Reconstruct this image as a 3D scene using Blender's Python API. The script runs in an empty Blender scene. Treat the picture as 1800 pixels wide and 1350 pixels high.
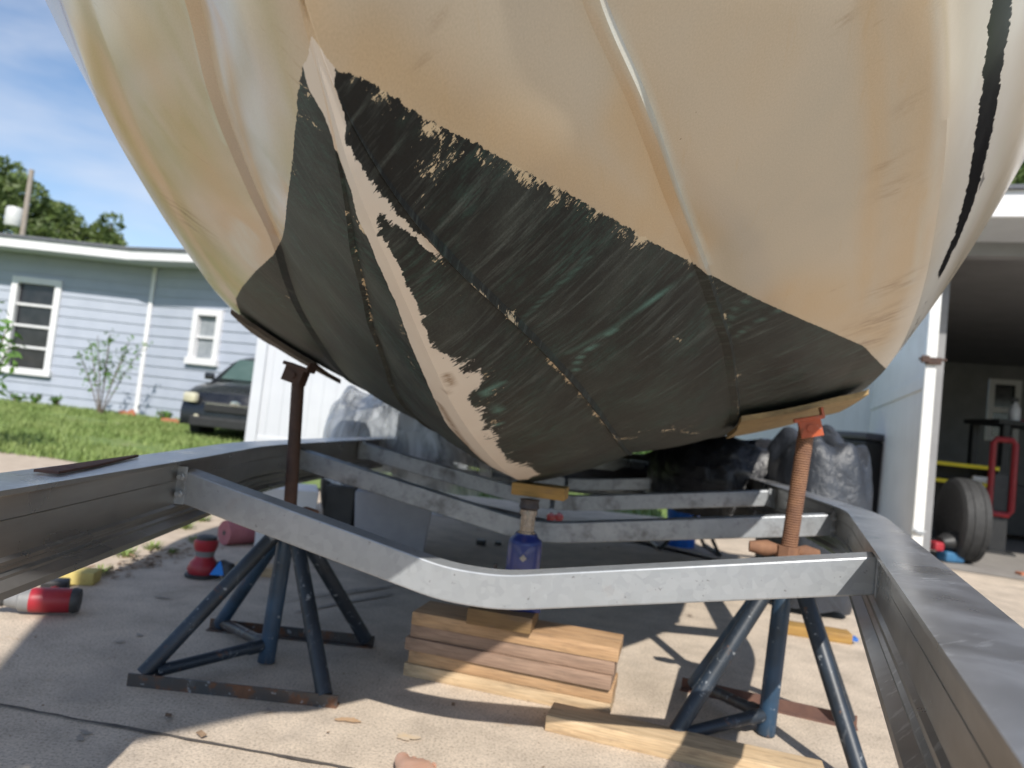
import bpy, bmesh, math, random
import numpy as np
from mathutils import Vector, Matrix, Euler
random.seed(7); np.random.seed(7)
SC_ = bpy.context.scene
# ------------------------------------------------------------------ camera
CAM_H, ROLL, PITCH, FPX = 0.72, math.radians(6.2), math.radians(3.0), 1248.0
_f = Vector((0, math.cos(PITCH), math.sin(PITCH))); _u0 = Vector((0, -math.sin(PITCH), math.cos(PITCH))); _r0 = Vector((1, 0, 0))
_up = _u0*math.cos(ROLL)-_r0*math.sin(ROLL); _ri = _r0*math.cos(ROLL)+_u0*math.sin(ROLL)
cam_d = bpy.data.cameras.new("camera"); cam = bpy.data.objects.new("camera", cam_d)
SC_.collection.objects.link(cam); SC_.camera = cam
m3 = Matrix((_ri, _up, -_f)).transposed(); cam.matrix_world = Matrix.Translation((0, 0, CAM_H)) @ m3.to_4x4()
cam_d.sensor_width = 36; cam_d.lens = FPX/1800*36; cam_d.clip_start = 0.02; cam_d.clip_end = 3000
cam_d.dof.use_dof = True; cam_d.dof.focus_distance = 0.86; cam_d.dof.aperture_fstop = 5.2
def ray(x, y): return _f + _ri*((x-900)/FPX) - _up*((y-675)/FPX)
def at(x, y, d):                       # world point at forward distance d
    r = ray(x, y); return Vector((0, 0, CAM_H)) + r*(d/r.y)
def gnd(x, y, z=0.0):
    r = ray(x, y); return Vector((0, 0, CAM_H)) + r*((z-CAM_H)/r.z)
# ------------------------------------------------------------------ light
SUN_DIR = Vector((-0.20, 1.10, -1.0)).normalized()      # direction light travels
SUN_EL = math.asin(-SUN_DIR.z); SUN_AZ = math.atan2(-SUN_DIR.x, -SUN_DIR.y)
W = bpy.data.worlds.new("World"); SC_.world = W; W.use_nodes = True
wn = W.node_tree; wn.nodes.clear()
def N(nt, t, **k):
    n = nt.nodes.new(t)
    for a, v in k.items():
        if a.startswith('i_'):
            n.inputs[a[2:].replace('_', ' ')].default_value = v
        else: setattr(n, a, v)
    return n
sky = N(wn, 'ShaderNodeTexSky', sky_type='NISHITA', sun_disc=False, sun_elevation=SUN_EL, sun_rotation=SUN_AZ, air_density=1.0, dust_density=0.2, ozone_density=3.0)
bg = N(wn, 'ShaderNodeBackground'); bg.inputs[1].default_value = 0.135
tc = N(wn, 'ShaderNodeTexCoord'); mp = N(wn, 'ShaderNodeMapping'); mp.inputs['Scale'].default_value = (1.2, 1.2, 4.0); mp.inputs['Rotation'].default_value = (0.1, 0.35, 0.3)
cn = N(wn, 'ShaderNodeTexNoise'); cn.inputs['Scale'].default_value = 1.6; cn.inputs['Detail'].default_value = 6; cn.inputs['Roughness'].default_value = .5; cn.inputs['Distortion'].default_value = .4
cr = N(wn, 'ShaderNodeValToRGB'); cr.color_ramp.elements[0].position = .46; cr.color_ramp.elements[1].position = .72; cr.color_ramp.elements[1].color = (.75, .75, .75, 1)
mx = N(wn, 'ShaderNodeMix', data_type='RGBA'); mx.inputs[7].default_value = (5.6, 5.8, 6.3, 1)
ow = N(wn, 'ShaderNodeOutputWorld'); L = wn.links.new
L(tc.outputs['Generated'], mp.inputs[0]); L(mp.outputs[0], cn.inputs['Vector']); L(cn.outputs[0], cr.inputs[0]); L(cr.outputs[0], mx.inputs[0]); L(sky.outputs[0], mx.inputs[6]); L(mx.outputs[2], bg.inputs[0]); L(bg.outputs[0], ow.inputs[0])
sd = bpy.data.lights.new("sun", 'SUN'); sd.energy = 5.0; sd.angle = math.radians(.6); sd.color = (1, .95, .87)
so = bpy.data.objects.new("sun", sd); SC_.collection.objects.link(so); so.rotation_euler = SUN_DIR.to_track_quat('-Z', 'Y').to_euler(); so.location = (0, 0, 20)
SC_.view_settings.view_transform = 'Standard'; SC_.view_settings.look = 'None'; SC_.view_settings.exposure = 0.18; SC_.view_settings.gamma = 1
SC_.render.engine = 'CYCLES'; SC_.cycles.max_bounces = 8; SC_.cycles.diffuse_bounces = 5

# ------------------------------------------------------------------ helpers
def tag(o, label=None, cat=None, group=None, kind=None):
    if label: o['label'] = label
    if cat: o['category'] = cat
    if group: o['group'] = group
    if kind: o['kind'] = kind
    return o
def empty(name, loc, rz=0, label=None, cat=None, group=None):
    o = bpy.data.objects.new(name, None); SC_.collection.objects.link(o); o.location = loc; o.rotation_euler = (0, 0, rz); o.empty_display_size = .1
    return tag(o, label, cat, group)
def link(name, me, mat, parent=None):
    o = bpy.data.objects.new(name, me); SC_.collection.objects.link(o)
    if mat is not None:
        for m in (mat if isinstance(mat, (list, tuple)) else [mat]): me.materials.append(m)
    if parent is not None: o.parent = parent
    return o
def smooth_me(me, ang=35):
    me.polygons.foreach_set('use_smooth', [True]*len(me.polygons))
    try: me.set_sharp_from_angle(angle=math.radians(ang))
    except Exception: pass
class MB:
    def __init__(s): s.b = bmesh.new()
    def box(s, c, size, rot=None, bev=0.0, taper=None):
        t = bmesh.new(); bmesh.ops.create_cube(t, size=1)
        for v in t.verts:
            v.co = Vector((v.co.x*size[0], v.co.y*size[1], v.co.z*size[2]))
            if taper and v.co.z > 0: v.co.x *= taper[0]; v.co.y *= taper[1]
        if bev > 0: bmesh.ops.bevel(t, geom=t.edges[:], offset=bev, segments=2, affect='EDGES', profile=.6)
        R_ = rot if isinstance(rot, Matrix) else (Euler(rot).to_matrix() if rot else Matrix.Identity(3))
        bmesh.ops.transform(t, matrix=Matrix.Translation(c) @ R_.to_4x4(), verts=t.verts); s._add(t); return s
    def _add(s, t):
        me = bpy.data.meshes.new('t'); t.to_mesh(me); t.free(); s.b.from_mesh(me); bpy.data.meshes.remove(me)
    def tube(s, pts, r, n=12, cap=True):
        pts = [Vector(p) for p in pts]; rs = r if isinstance(r, (list, tuple)) else [r]*len(pts)
        t = bmesh.new(); rings = []; pu = None
        for i, p in enumerate(pts):
            d = (pts[min(i+1, len(pts)-1)]-pts[max(i-1, 0)]).normalized()
            if pu is None:
                pu = Vector((0, 0, 1)) if abs(d.z) < .9 else Vector((1, 0, 0))
            u = (pu-d*pu.dot(d)).normalized(); pu = u; w = d.cross(u)
            rings.append([t.verts.new(p+(u*math.cos(a)+w*math.sin(a))*rs[i]) for a in [2*math.pi*k/n for k in range(n)]])
        for a, b in zip(rings, rings[1:]):
            for k in range(n): t.faces.new((a[k], a[(k+1) % n], b[(k+1) % n], b[k]))
        if cap:
            t.faces.new(rings[0][::-1]); t.faces.new(rings[-1])
        bmesh.ops.recalc_face_normals(t, faces=t.faces); s._add(t); return s
    def lathe(s, prof, n=24, M=None):
        t = bmesh.new(); rings = []
        for r, z in prof: rings.append([t.verts.new((max(r, 1e-5)*math.cos(2*math.pi*k/n), max(r, 1e-5)*math.sin(2*math.pi*k/n), z)) for k in range(n)])
        for a, b in zip(rings, rings[1:]):
            for k in range(n): t.faces.new((a[k], a[(k+1) % n], b[(k+1) % n], b[k]))
        t.faces.new(rings[0][::-1]); t.faces.new(rings[-1])
        bmesh.ops.remove_doubles(t, verts=t.verts, dist=1e-4); bmesh.ops.recalc_face_normals(t, faces=t.faces)
        if M is not None: bmesh.ops.transform(t, matrix=M, verts=t.verts)
        s._add(t); return s
    def prism(s, outline, h0, h1, M=None, bev=0.0):       # outline in local xy, extruded z h0..h1
        t = bmesh.new(); a = [t.verts.new((x, y, h0)) for x, y in outline]; b = [t.verts.new((x, y, h1)) for x, y in outline]; n = len(a)
        t.faces.new(a[::-1]); t.faces.new(b)
        for k in range(n): t.faces.new((a[k], a[(k+1) % n], b[(k+1) % n], b[k]))
        bmesh.ops.recalc_face_normals(t, faces=t.faces)
        if bev: bmesh.ops.bevel(t, geom=t.edges[:], offset=bev, segments=2, affect='EDGES')
        if M is not None: bmesh.ops.transform(t, matrix=M, verts=t.verts)
        s._add(t); return s
    def sweep(s, prof, path, ups=None, closed=True):
        """prof (u sideways, v up) swept along 3-D path; ups = list of up vectors"""
        t = bmesh.new(); path = [Vector(p) for p in path]; rings = []
        for i, p in enumerate(path):
            a = (path[i]-path[i-1]).normalized() if i else None; b = (path[i+1]-path[i]).normalized() if i < len(path)-1 else None
            d = ((a or b)+(b or a)).normalized(); up = Vector(ups[i]) if ups else Vector((0, 0, 1))
            side = d.cross(up).normalized(); up2 = side.cross(d).normalized()
            k = 1.0
            if a and b: k = 1/max(.5, math.cos(a.angle(b)/2))
            hor = a and b and abs(a.cross(b).normalized().z) > .7
            rings.append([t.verts.new(p+side*(u*(k if hor else 1))+up2*(v*(1 if hor else k))) for u, v in prof])
        n = len(prof)
        for a, b in zip(rings, rings[1:]):
            for k in range(n if closed else n-1): t.faces.new((a[k], a[(k+1) % n], b[(k+1) % n], b[k]))
        if closed: t.faces.new(rings[0][::-1]); t.faces.new(rings[-1])
        bmesh.ops.recalc_face_normals(t, faces=t.faces); s._add(t); return s
    def quad(s, a, b, c, d):
        v = [s.b.verts.new(p) for p in (a, b, c, d)]; s.b.faces.new(v); return s
    def build(s, name, mat, parent=None, smooth=False, ang=35):
        me = bpy.data.meshes.new(name); s.b.to_mesh(me); s.b.free()
        if smooth: smooth_me(me, ang)
        return link(name, me, mat, parent)
def zrot(a): return Matrix.Rotation(a, 4, 'Z')
def axis_matrix(p, d, up=(0, 0, 1)):    # local z along d at p
    d = Vector(d).normalized(); u = Vector(up)
    if abs(d.dot(u)) > .98: u = Vector((1, 0, 0))
    x = u.cross(d).normalized(); y = d.cross(x)
    return Matrix.Translation(p) @ Matrix((x, y, d)).transposed().to_4x4()
# ------------------------------------------------------------------ materials
def newmat(name):
    m = bpy.data.materials.new(name); m.use_nodes = True; nt = m.node_tree; return m, nt, nt.nodes['Principled BSDF']
def ramp(nt, fac, stops, interp='LINEAR'):
    r = N(nt, 'ShaderNodeValToRGB'); r.color_ramp.interpolation = interp; e = r.color_ramp.elements
    while len(e) > 1: e.remove(e[-1])
    e[0].position = stops[0][0]; e[0].color = (*stops[0][1], 1) if len(stops[0][1]) == 3 else stops[0][1]
    for p, c in stops[1:]: q = e.new(p); q.color = (*c, 1) if len(c) == 3 else c
    nt.links.new(fac, r.inputs[0]); return r.outputs[0]
def g3(v): return (v, v, v)
def noise(nt, scale, detail=4, rough=.55, vec=None, dist=0.0, sc=None, rot=None):
    n = N(nt, 'ShaderNodeTexNoise'); n.inputs['Scale'].default_value = scale; n.inputs['Detail'].default_value = detail; n.inputs['Roughness'].default_value = rough; n.inputs['Distortion'].default_value = dist
    if vec is None:
        t = N(nt, 'ShaderNodeTexCoord'); vec = t.outputs['Object']
    if sc or rot:
        m = N(nt, 'ShaderNodeMapping'); nt.links.new(vec, m.inputs[0])
        if sc and rot: m.vector_type = 'TEXTURE'; sc = tuple(1/q for q in sc)
        if sc: m.inputs['Scale'].default_value = sc
        if rot: m.inputs['Rotation'].default_value = rot
        vec = m.outputs[0]
    nt.links.new(vec, n.inputs['Vector']); return n.outputs[0]
def mixc(nt, fac, a, b, mode='MIX'):
    m = N(nt, 'ShaderNodeMix', data_type='RGBA', blend_type=mode)
    for s, v in ((0, fac), (6, a), (7, b)):
        if isinstance(v, (tuple, list)): m.inputs[s].default_value = (*v, 1) if len(v) == 3 else v
        elif isinstance(v, (int, float)): m.inputs[s].default_value = v
        else: nt.links.new(v, m.inputs[s])
    return m.outputs[2]
def mth(nt, op, a, b=None, c=None, clamp=False):
    m = N(nt, 'ShaderNodeMath', operation=op, use_clamp=clamp)
    for s, v in enumerate((a, b, c)):
        if v is None: continue
        if isinstance(v, (int, float)): m.inputs[s].default_value = v
        else: nt.links.new(v, m.inputs[s])
    return m.outputs[0]
def attr(nt, name): 
    a = N(nt, 'ShaderNodeAttribute', attribute_name=name); return a.outputs['Fac']
def bump(nt, h, bs, strength=.3, dist=.01):
    b = N(nt, 'ShaderNodeBump'); b.inputs['Strength'].default_value = strength; b.inputs['Distance'].default_value = dist
    nt.links.new(h, b.inputs['Height']); nt.links.new(b.outputs[0], bs.inputs['Normal']); return b
def simple(name, c1, c2=None, rough=.6, metal=0.0, scale=20, bumpk=0.0, c3=None, detail=5, spec=.5, stops=(.3, .7), sc=None, coat=0):
    m, nt, bs = newmat(name); c2 = c2 or tuple(x*.7 for x in c1)
    n = noise(nt, scale, detail, sc=sc)
    st = [(stops[0], c1), (stops[1], c2)]
    if c3: st.append((min(1, stops[1]+.15), c3))
    nt.links.new(ramp(nt, n, st), bs.inputs['Base Color'])
    bs.inputs['Metallic'].default_value = metal; bs.inputs['Specular IOR Level'].default_value = spec; bs.inputs['Coat Weight'].default_value = coat
    nt.links.new(ramp(nt, noise(nt, scale*2.3, 3), [(.2, g3(max(.03, rough-.1))), (.8, g3(min(1, rough+.12)))]), bs.inputs['Roughness'])
    if bumpk: bump(nt, n, bs, bumpk, .004)
    return m
M = {}
def concrete():
    m, nt, bs = newmat('concrete')
    big = noise(nt, .9, 5, .6); mid = noise(nt, 7, 6, .65); fine = noise(nt, 160, 4, .7); vor = N(nt, 'ShaderNodeTexVoronoi'); vor.inputs['Scale'].default_value = 210
    t = N(nt, 'ShaderNodeTexCoord'); nt.links.new(t.outputs['Object'], vor.inputs['Vector'])
    c = ramp(nt, big, [(.3, (.54, .45, .355)), (.55, (.60, .505, .405)), (.75, (.48, .405, .325))])
    c = mixc(nt, 1.0, c, ramp(nt, mid, [(.30, g3(.72)), (.6, g3(1.0)), (.8, g3(1.05))]), 'MULTIPLY')
    c = mixc(nt, 1.0, c, ramp(nt, fine, [(.32, g3(.52)), (.5, g3(1.0)), (.72, g3(1.22))]), 'MULTIPLY')
    sp = ramp(nt, vor.outputs['Distance'], [(.0, g3(1)), (.16, g3(0))]); k = mth(nt, 'MULTIPLY', sp, ramp(nt, noise(nt, 60, 2), [(.52, g3(0)), (.6, g3(.7))]))
    c = mixc(nt, k, c, (.25, .22, .19))
    c = mixc(nt, ramp(nt, noise(nt, 1.9, 7, .65, dist=.6), [(.56, g3(0)), (.68, g3(.45))]), c, (.33, .285, .245))
    # rust / oil stains
    st = ramp(nt, noise(nt, 3.1, 5, .6), [(.66, g3(0)), (.74, g3(.5))]); c = mixc(nt, st, c, (.30, .25, .20))
    st2 = ramp(nt, noise(nt, 5.3, 4, .5, sc=(1, 1.7, 1)), [(.70, g3(0)), (.76, g3(.6))]); c = mixc(nt, st2, c, (.42, .25, .12))
    nt.links.new(c, bs.inputs['Base Color']); bs.inputs['Roughness'].default_value = .85; bs.inputs['Specular IOR Level'].default_value = .3
    bump(nt, fine, bs, .35, .003); return m
M['concrete'] = concrete()
M['sand'] = simple('sand', (.52, .43, .34), (.40, .32, .24), .95, scale=9, bumpk=.4, c3=(.22, .17, .11), detail=8)
M['lawn_soil'] = simple('lawn_soil', (.10, .17, .035), (.17, .22, .06), .95, scale=3, c3=(.42, .35, .25), detail=8, stops=(.3, .62))
M['far_ground'] = simple('far_ground', (.08, .15, .03), (.13, .19, .05), .95, scale=.6, detail=8)
M['grass'] = simple('grass', (.13, .20, .045), (.22, .27, .085), .7, scale=2.2)
M['joint'] = simple('joint', (.06, .05, .045), (.13, .115, .10), .95, scale=40)
def wood(name, a, b, c, sc=(1, 14, 14), scale=5):
    m, nt, bs = newmat(name); n = noise(nt, scale, 6, .6, sc=sc, dist=.6); n2 = noise(nt, 3, 3)
    col = ramp(nt, n, [(.28, a), (.52, b), (.72, c)]); col = mixc(nt, ramp(nt, n2, [(.35, g3(0)), (.7, g3(.6))]), col, tuple(x*.55 for x in b)); col = mixc(nt, ramp(nt, noise(nt, 22, 7, .7, sc=(.4, 2, 2)), [(.52, g3(0)), (.68, g3(.55))]), col, (.16, .11, .075)); gl = noise(nt, 60, 3, .5, sc=(.25, 6, 6)); col = mixc(nt, 1.0, col, ramp(nt, gl, [(.3, g3(.74)), (.6, g3(1.05))]), 'MULTIPLY')
    kn = N(nt, 'ShaderNodeTexVoronoi'); kn.inputs['Scale'].default_value = 6; t = N(nt, 'ShaderNodeTexCoord'); nt.links.new(t.outputs['Object'], kn.inputs['Vector'])
    col = mixc(nt, ramp(nt, kn.outputs['Distance'], [(.05, g3(.75)), (.12, g3(0))]), col, tuple(x*.25 for x in b))
    nt.links.new(col, bs.inputs['Base Color']); bs.inputs['Roughness'].default_value = .75; bump(nt, n, bs, .25, .002); return m
M['pine'] = wood('pine', (.60, .39, .22), (.52, .32, .17), (.38, .22, .11))
M['pine_pale'] = wood('pine_pale', (.70, .53, .34), (.62, .45, .27), (.46, .31, .18))
M['pine_grey'] = wood('pine_grey', (.46, .31, .22), (.36, .235, .165), (.25, .16, .115))
M['timber_dark'] = wood('timber_dark', (.30, .19, .08), (.22, .13, .055), (.13, .08, .035))
M['timber_yellow'] = wood('timber_yellow', (.50, .30, .08), (.43, .25, .07), (.33, .18, .05))
M['plywood'] = wood('plywood', (.42, .29, .13), (.34, .23, .10), (.22, .15, .07), sc=(3, 20, 3))
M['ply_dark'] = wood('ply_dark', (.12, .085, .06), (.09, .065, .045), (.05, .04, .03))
def galv(name='galvanised', seams=False):
    m, nt, bs = newmat(name)
    v = N(nt, 'ShaderNodeTexVoronoi'); v.inputs['Scale'].default_value = 70; t = N(nt, 'ShaderNodeTexCoord'); nt.links.new(t.outputs['Object'], v.inputs['Vector'])
    c = ramp(nt, v.outputs['Color'], [(.1, (.33, .35, .37)), (.9, (.38, .40, .42))]); d = noise(nt, 14, 7, .65)
    c = mixc(nt, ramp(nt, d, [(.50, g3(0)), (.72, g3(.32 if not seams else .85))]), c, (.27, .27, .265) if not seams else (.12, .115, .11))
    c = mixc(nt, ramp(nt, noise(nt, 90, 3), [(.68, g3(0)), (.72, g3(.6))]), c, (.12, .11, .10))
    c = mixc(nt, ramp(nt, noise(nt, 6, 5, .6), [(.62, g3(0)), (.75, g3(.3))]), c, (.42, .30, .22))
    nt.links.new(c, bs.inputs['Base Color']); bs.inputs['Metallic'].default_value = .45
    nt.links.new(ramp(nt, d, [(.2, g3(.34)), (.8, g3(.58))]), bs.inputs['Roughness']); bump(nt, d, bs, .12, .002); return m
M['galv'] = galv(); M['galv_worn_shade'] = galv('galvanised_worn_shade', True)  # second one is worn, and darker to carry shade on the rear beams
def alu():
    m, nt, bs = newmat('mill_aluminium')
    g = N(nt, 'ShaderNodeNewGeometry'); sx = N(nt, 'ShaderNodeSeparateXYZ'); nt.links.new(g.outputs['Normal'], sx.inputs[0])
    n = noise(nt, 5, 7, .62); c = ramp(nt, n, [(.25, (.40, .40, .41)), (.5, (.50, .50, .515)), (.75, (.58, .58, .59))])
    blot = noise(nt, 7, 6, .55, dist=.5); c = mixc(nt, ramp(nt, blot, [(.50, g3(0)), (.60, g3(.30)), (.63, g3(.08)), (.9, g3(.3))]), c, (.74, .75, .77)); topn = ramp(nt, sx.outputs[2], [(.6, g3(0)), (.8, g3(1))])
    wv = noise(nt, 40, 3, .6, sc=(.5, 3, 1), rot=(0, 0, .6)); c = mixc(nt, mth(nt, 'MULTIPLY', ramp(nt, wv, [(.58, g3(0)), (.66, g3(.7))]), ramp(nt, noise(nt, 4, 2), [(.44, g3(0)), (.56, g3(1))])), c, (.80, .81, .83))
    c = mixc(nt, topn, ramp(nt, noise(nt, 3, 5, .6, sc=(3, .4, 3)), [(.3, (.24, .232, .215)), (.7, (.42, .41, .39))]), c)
    nt.links.new(c, bs.inputs['Base Color']); bs.inputs['Metallic'].default_value = .85
    nt.links.new(ramp(nt, blot, [(.3, g3(.24)), (.6, g3(.38)), (.8, g3(.30))]), bs.inputs['Roughness']); return m
M['alu'] = alu()
def rustpaint(name, paint, paint2, amt=.55, rough=.45):
    m, nt, bs = newmat(name); n = noise(nt, 16, 8, .68); n2 = noise(nt, 45, 4, .6)
    c = ramp(nt, noise(nt, 9, 4), [(.3, paint), (.7, paint2)]); r = ramp(nt, n2, [(.3, (.09, .045, .028)), (.7, (.17, .08, .042))])
    f = ramp(nt, n, [(amt, g3(0)), (amt+.07, g3(1))]); c = mixc(nt, f, c, r)
    c = mixc(nt, ramp(nt, n2, [(.64, g3(0)), (.68, g3(.45))]), c, (.42, .45, .48)); c = mixc(nt, ramp(nt, noise(nt, 34, 6, .7, sc=(1, 1, .3)), [(.58, g3(0)), (.66, g3(.4))]), c, (.16, .17, .18))
    nt.links.new(c, bs.inputs['Base Color']); nt.links.new(ramp(nt, f, [(0, g3(rough)), (1, g3(.85))]), bs.inputs['Roughness']); bump(nt, n, bs, .3, .002); return m
M['stand_blue'] = rustpaint('stand_blue', (.03, .075, .14), (.018, .03, .045), .62)
M['stand_black'] = rustpaint('stand_black', (.012, .016, .022), (.022, .034, .052), .63)
M['stand_rusty'] = rustpaint('stand_rusty', (.045, .05, .055), (.07, .05, .04), .50)
M['rust'] = simple('rust', (.26, .135, .075), (.16, .08, .05), .85, scale=30, bumpk=.4, c3=(.42, .20, .09))
M['rust_dark'] = simple('rust_dark', (.085, .045, .032), (.05, .03, .024), .75, scale=30, bumpk=.3)
M['orange_paint'] = rustpaint('orange_paint', (.50, .10, .03), (.36, .065, .025), .60)
M['rusty_bar'] = simple('rusty_bar', (.17, .09, .065), (.11, .06, .05), .9, scale=22, bumpk=.4)
# ---- hull lines, boat frame: s = metres aft of the paint tip, b = half-breadth, z = height
BOAT_YAW = math.radians(10.0)
BOAT_O = (-0.1906, 0.5857)      # plan position of s=0 on the centreline
def pchip(xs, ys):
    xs = np.array(xs, float); ys = np.array(ys, float)
    h = np.diff(xs); dl = np.diff(ys)/h
    m = np.zeros_like(ys); m[0] = dl[0]; m[-1] = dl[-1]
    for i in range(1, len(xs)-1):
        if dl[i-1]*dl[i] > 0:
            w1 = 2*h[i]+h[i-1]; w2 = h[i]+2*h[i-1]
            m[i] = (w1+w2)/(w1/dl[i-1]+w2/dl[i])
    def f(x):
        x = np.clip(x, xs[0], xs[-1]); i = np.clip(np.searchsorted(xs, x)-1, 0, len(xs)-2)
        t = (x-xs[i])/h[i]
        return ((1+2*t)*(1-t)**2*ys[i]+t*(1-t)**2*h[i]*m[i]+t*t*(3-2*t)*ys[i+1]+t*t*(t-1)*h[i]*m[i+1])
    return f
def line(tab):
    s = [r[0] for r in tab]
    return pchip(s, [r[1] for r in tab]), pchip(s, [r[2] for r in tab])
KEEL = line([(-1.8,0,2.17),(-1.5,0,2.04),(-1.2,0,1.875),(-.9,0,1.695),(-.6,0,1.49),(-.4,0,1.325),(-.2,0,1.155),(-.059,0,1.052),(0,0,1.0),(.036,0,.975),(.085,0,.942),(.157,0,.907),(.231,0,.875),(.308,0,.842),(.433,0,.789),(.592,0,.729),(.857,0,.658),(1.156,0,.597),(1.45,0,.555),(1.8,0,.535),(3,0,.53),(5.6,0,.53)])
LOWS = line([(-1.8,0,2.17),(-1.5,0,2.04),(-1.2,0,1.875),(-.9,0,1.695),(-.6,0,1.49),(-.4,.0,1.326),(-.2,.0,1.16),(0,.004,1.004),(.1,.018,.952),(.24,.052,.902),(.39,.092,.87),(.48,.118,.85),(.59,.143,.828),(.72,.172,.80),(.84,.20,.77),(1.1,.238,.718),(1.5,.272,.668),(2,.285,.65),(3,.29,.64),(5.6,.29,.64)])
STRK = line([(-1.8,0,2.17),(-1.5,0,2.04),(-1.2,0,1.876),(-.9,.0,1.70),(-.7,.02,1.59),(-.5,.06,1.465),(-.3,.115,1.34),(-.1,.167,1.22),(.11,.22,1.13),(.23,.266,1.09),(.42,.322,1.04),(.62,.38,1.0),(.75,.42,.957),(.89,.46,.92),(1.1,.503,.868),(1.35,.55,.815),(1.5,.57,.79),(2,.60,.755),(3,.62,.74),(5.6,.62,.73)])
CHIN = line([(-1.8,0,2.17),(-1.5,0,2.042),(-1.2,.01,1.89),(-.9,.06,1.77),(-.5,.165,1.61),(-.2,.315,1.48),(.1,.48,1.36),(.33,.60,1.27),(.54,.69,1.19),(.77,.768,1.125),(.94,.82,1.08),(1.1,.86,1.035),(1.25,.885,.985),(1.4,.90,.945),(1.7,.93,.91),(2.2,.96,.88),(3,.98,.87),(5.6,.96,.86)])
SHER = line([(-1.8,0,2.17),(-1.5,.15,2.15),(-1.2,.33,2.12),(-.9,.50,2.08),(-.6,.66,2.03),(-.3,.78,1.97),(.1,.88,1.88),(.4,.97,1.80),(.8,1.09,1.74),(1.3,1.17,1.68),(2,1.20,1.64),(3,1.22,1.6),(5.6,1.2,1.55)])
def station(s):
    """half section, list of (b,z,girth-row tag) from keel to sheer"""
    k = (KEEL[0](s), KEEL[1](s)); l = (LOWS[0](s), LOWS[1](s)); q = (STRK[0](s), STRK[1](s))
    c = (CHIN[0](s), CHIN[1](s)); e = (SHER[0](s), SHER[1](s))
    pts = []
    def seg(p, r, n, sag, last=False):
        for i in range(n + (1 if last else 0)):
            t = i/n; bu = 4*t*(1-t)*sag
            d = math.hypot(r[0]-p[0], r[1]-p[1]) or 1e-6
            nx, nz = (r[1]-p[1])/d, -(r[0]-p[0])/d
            pts.append((p[0]+(r[0]-p[0])*t+nx*bu*d, p[1]+(r[1]-p[1])*t+nz*bu*d))
    kw = min(1, max(0, l[0]/.05)); sw = min(1, max(0, (q[0]-.02)/.06))
    # rounded stem / keel
    rr = .012 + .02*min(1, max(0, (s-.2)/1.2))
    seg(k, l, 12, .035*kw)
    pts[1:3] = [(pts[1][0], pts[1][1]-0.0), (pts[2][0], pts[2][1])]
    li = (l[0]+.007*kw, l[1]-.004*kw); lo = (l[0]+.010*kw, l[1]+.007*kw)
    q0 = (q[0]-.017*sw, q[1]-.006*sw); q1 = (q[0], q[1]-.006*sw); q2 = (q[0]+.003*sw, q[1]+.003*sw)
    pts.append(l); pts.append(li)
    seg(lo, q0, 26, .03)
    pts.append(q0); pts.append(((q0[0]+q1[0])/2, (q0[1]+q1[1])/2)); pts.append(q1)
    ci = (q[0]+(c[0]-q[0])*.73, q[1]+(c[1]-q[1])*.71)
    seg(q2, ci, 26, .015)
    seg(ci, (c[0], c[1]), 8, .03)
    c2 = (c[0]+.004*sw, c[1]+.008*sw)
    pts.append(c)
    seg(c2, e, 26, .05, True)
    return pts
# paint outlines in hull coordinates (s, signed girth from keel)
WL_R=[(0.01,0.015),(0.026,0.037),(0.058,0.065),(0.098,0.098),(0.138,0.133),(0.19,0.175),(0.258,0.229),(0.346,0.29),(0.441,0.355),(0.562,0.435),(0.633,0.484),(0.713,0.548),(0.839,0.647),(1.002,0.77),(1.158,0.883),(1.276,0.947)]
WL_L=[(0.018,-0.034),(0.062,-0.07),(0.119,-0.109),(0.188,-0.153),(0.299,-0.23),(0.449,-0.335),(0.623,-0.466),(0.669,-0.499),(0.811,-0.615),(1.013,-0.767),(1.174,-0.878)]
STRIP=[(-0.006,-0.01),(0.018,-0.034),(0.037,-0.038),(0.05,-0.025),(0.069,-0.024),(0.092,-0.022),(0.12,-0.018),(0.162,-0.026),(0.186,-0.02),(0.234,-0.021),(0.307,-0.022),(0.412,-0.035),(0.505,-0.04),(0.79,-0.075),(0.954,-0.062),(1.292,-0.067),(1.307,-0.02),(1.397,0.015),(1.298,0.062),(1.139,0.059),(1.012,0.026),(0.828,0.032),(0.679,0.034),(0.576,0.026),(0.53,0.064),(0.446,0.03),(0.41,0.017),(0.383,0.011),(0.33,0.01),(0.29,0.013),(0.25,0.011),(0.205,0.008),(0.186,0.007),(0.154,0.005),(0.138,0.01),(0.154,0.015),(0.17,0.026),(0.194,0.037),(0.226,0.049),(0.258,0.064),(0.233,0.061),(0.208,0.051),(0.181,0.04),(0.156,0.029),(0.13,0.02),(0.106,0.015),(0.082,0.01),(0.058,0.005),(0.05,0.01),(0.034,0.01),(0.018,0.01),(0.01,0.015),(-0.006,0.01)]
STRIPE=[(0.378,0.856),(0.435,0.873),(0.484,0.889),(0.587,0.927),(0.727,0.971),(0.876,1.004),(0.989,1.007),(1.12,1.021),(1.06,1.021),(0.952,1.033),(0.844,1.027),(0.717,0.997),(0.596,0.962),(0.509,0.926),(0.458,0.911),(0.4,0.892)]
PIN1=[(0.423,0.912),(0.496,0.941),(0.591,0.976),(0.733,1.014),(0.882,1.038),(1.015,1.037)]
PIN2=[(0.432,0.927),(0.509,0.957),(0.593,0.99),(0.737,1.031),(0.909,1.065)]
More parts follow.
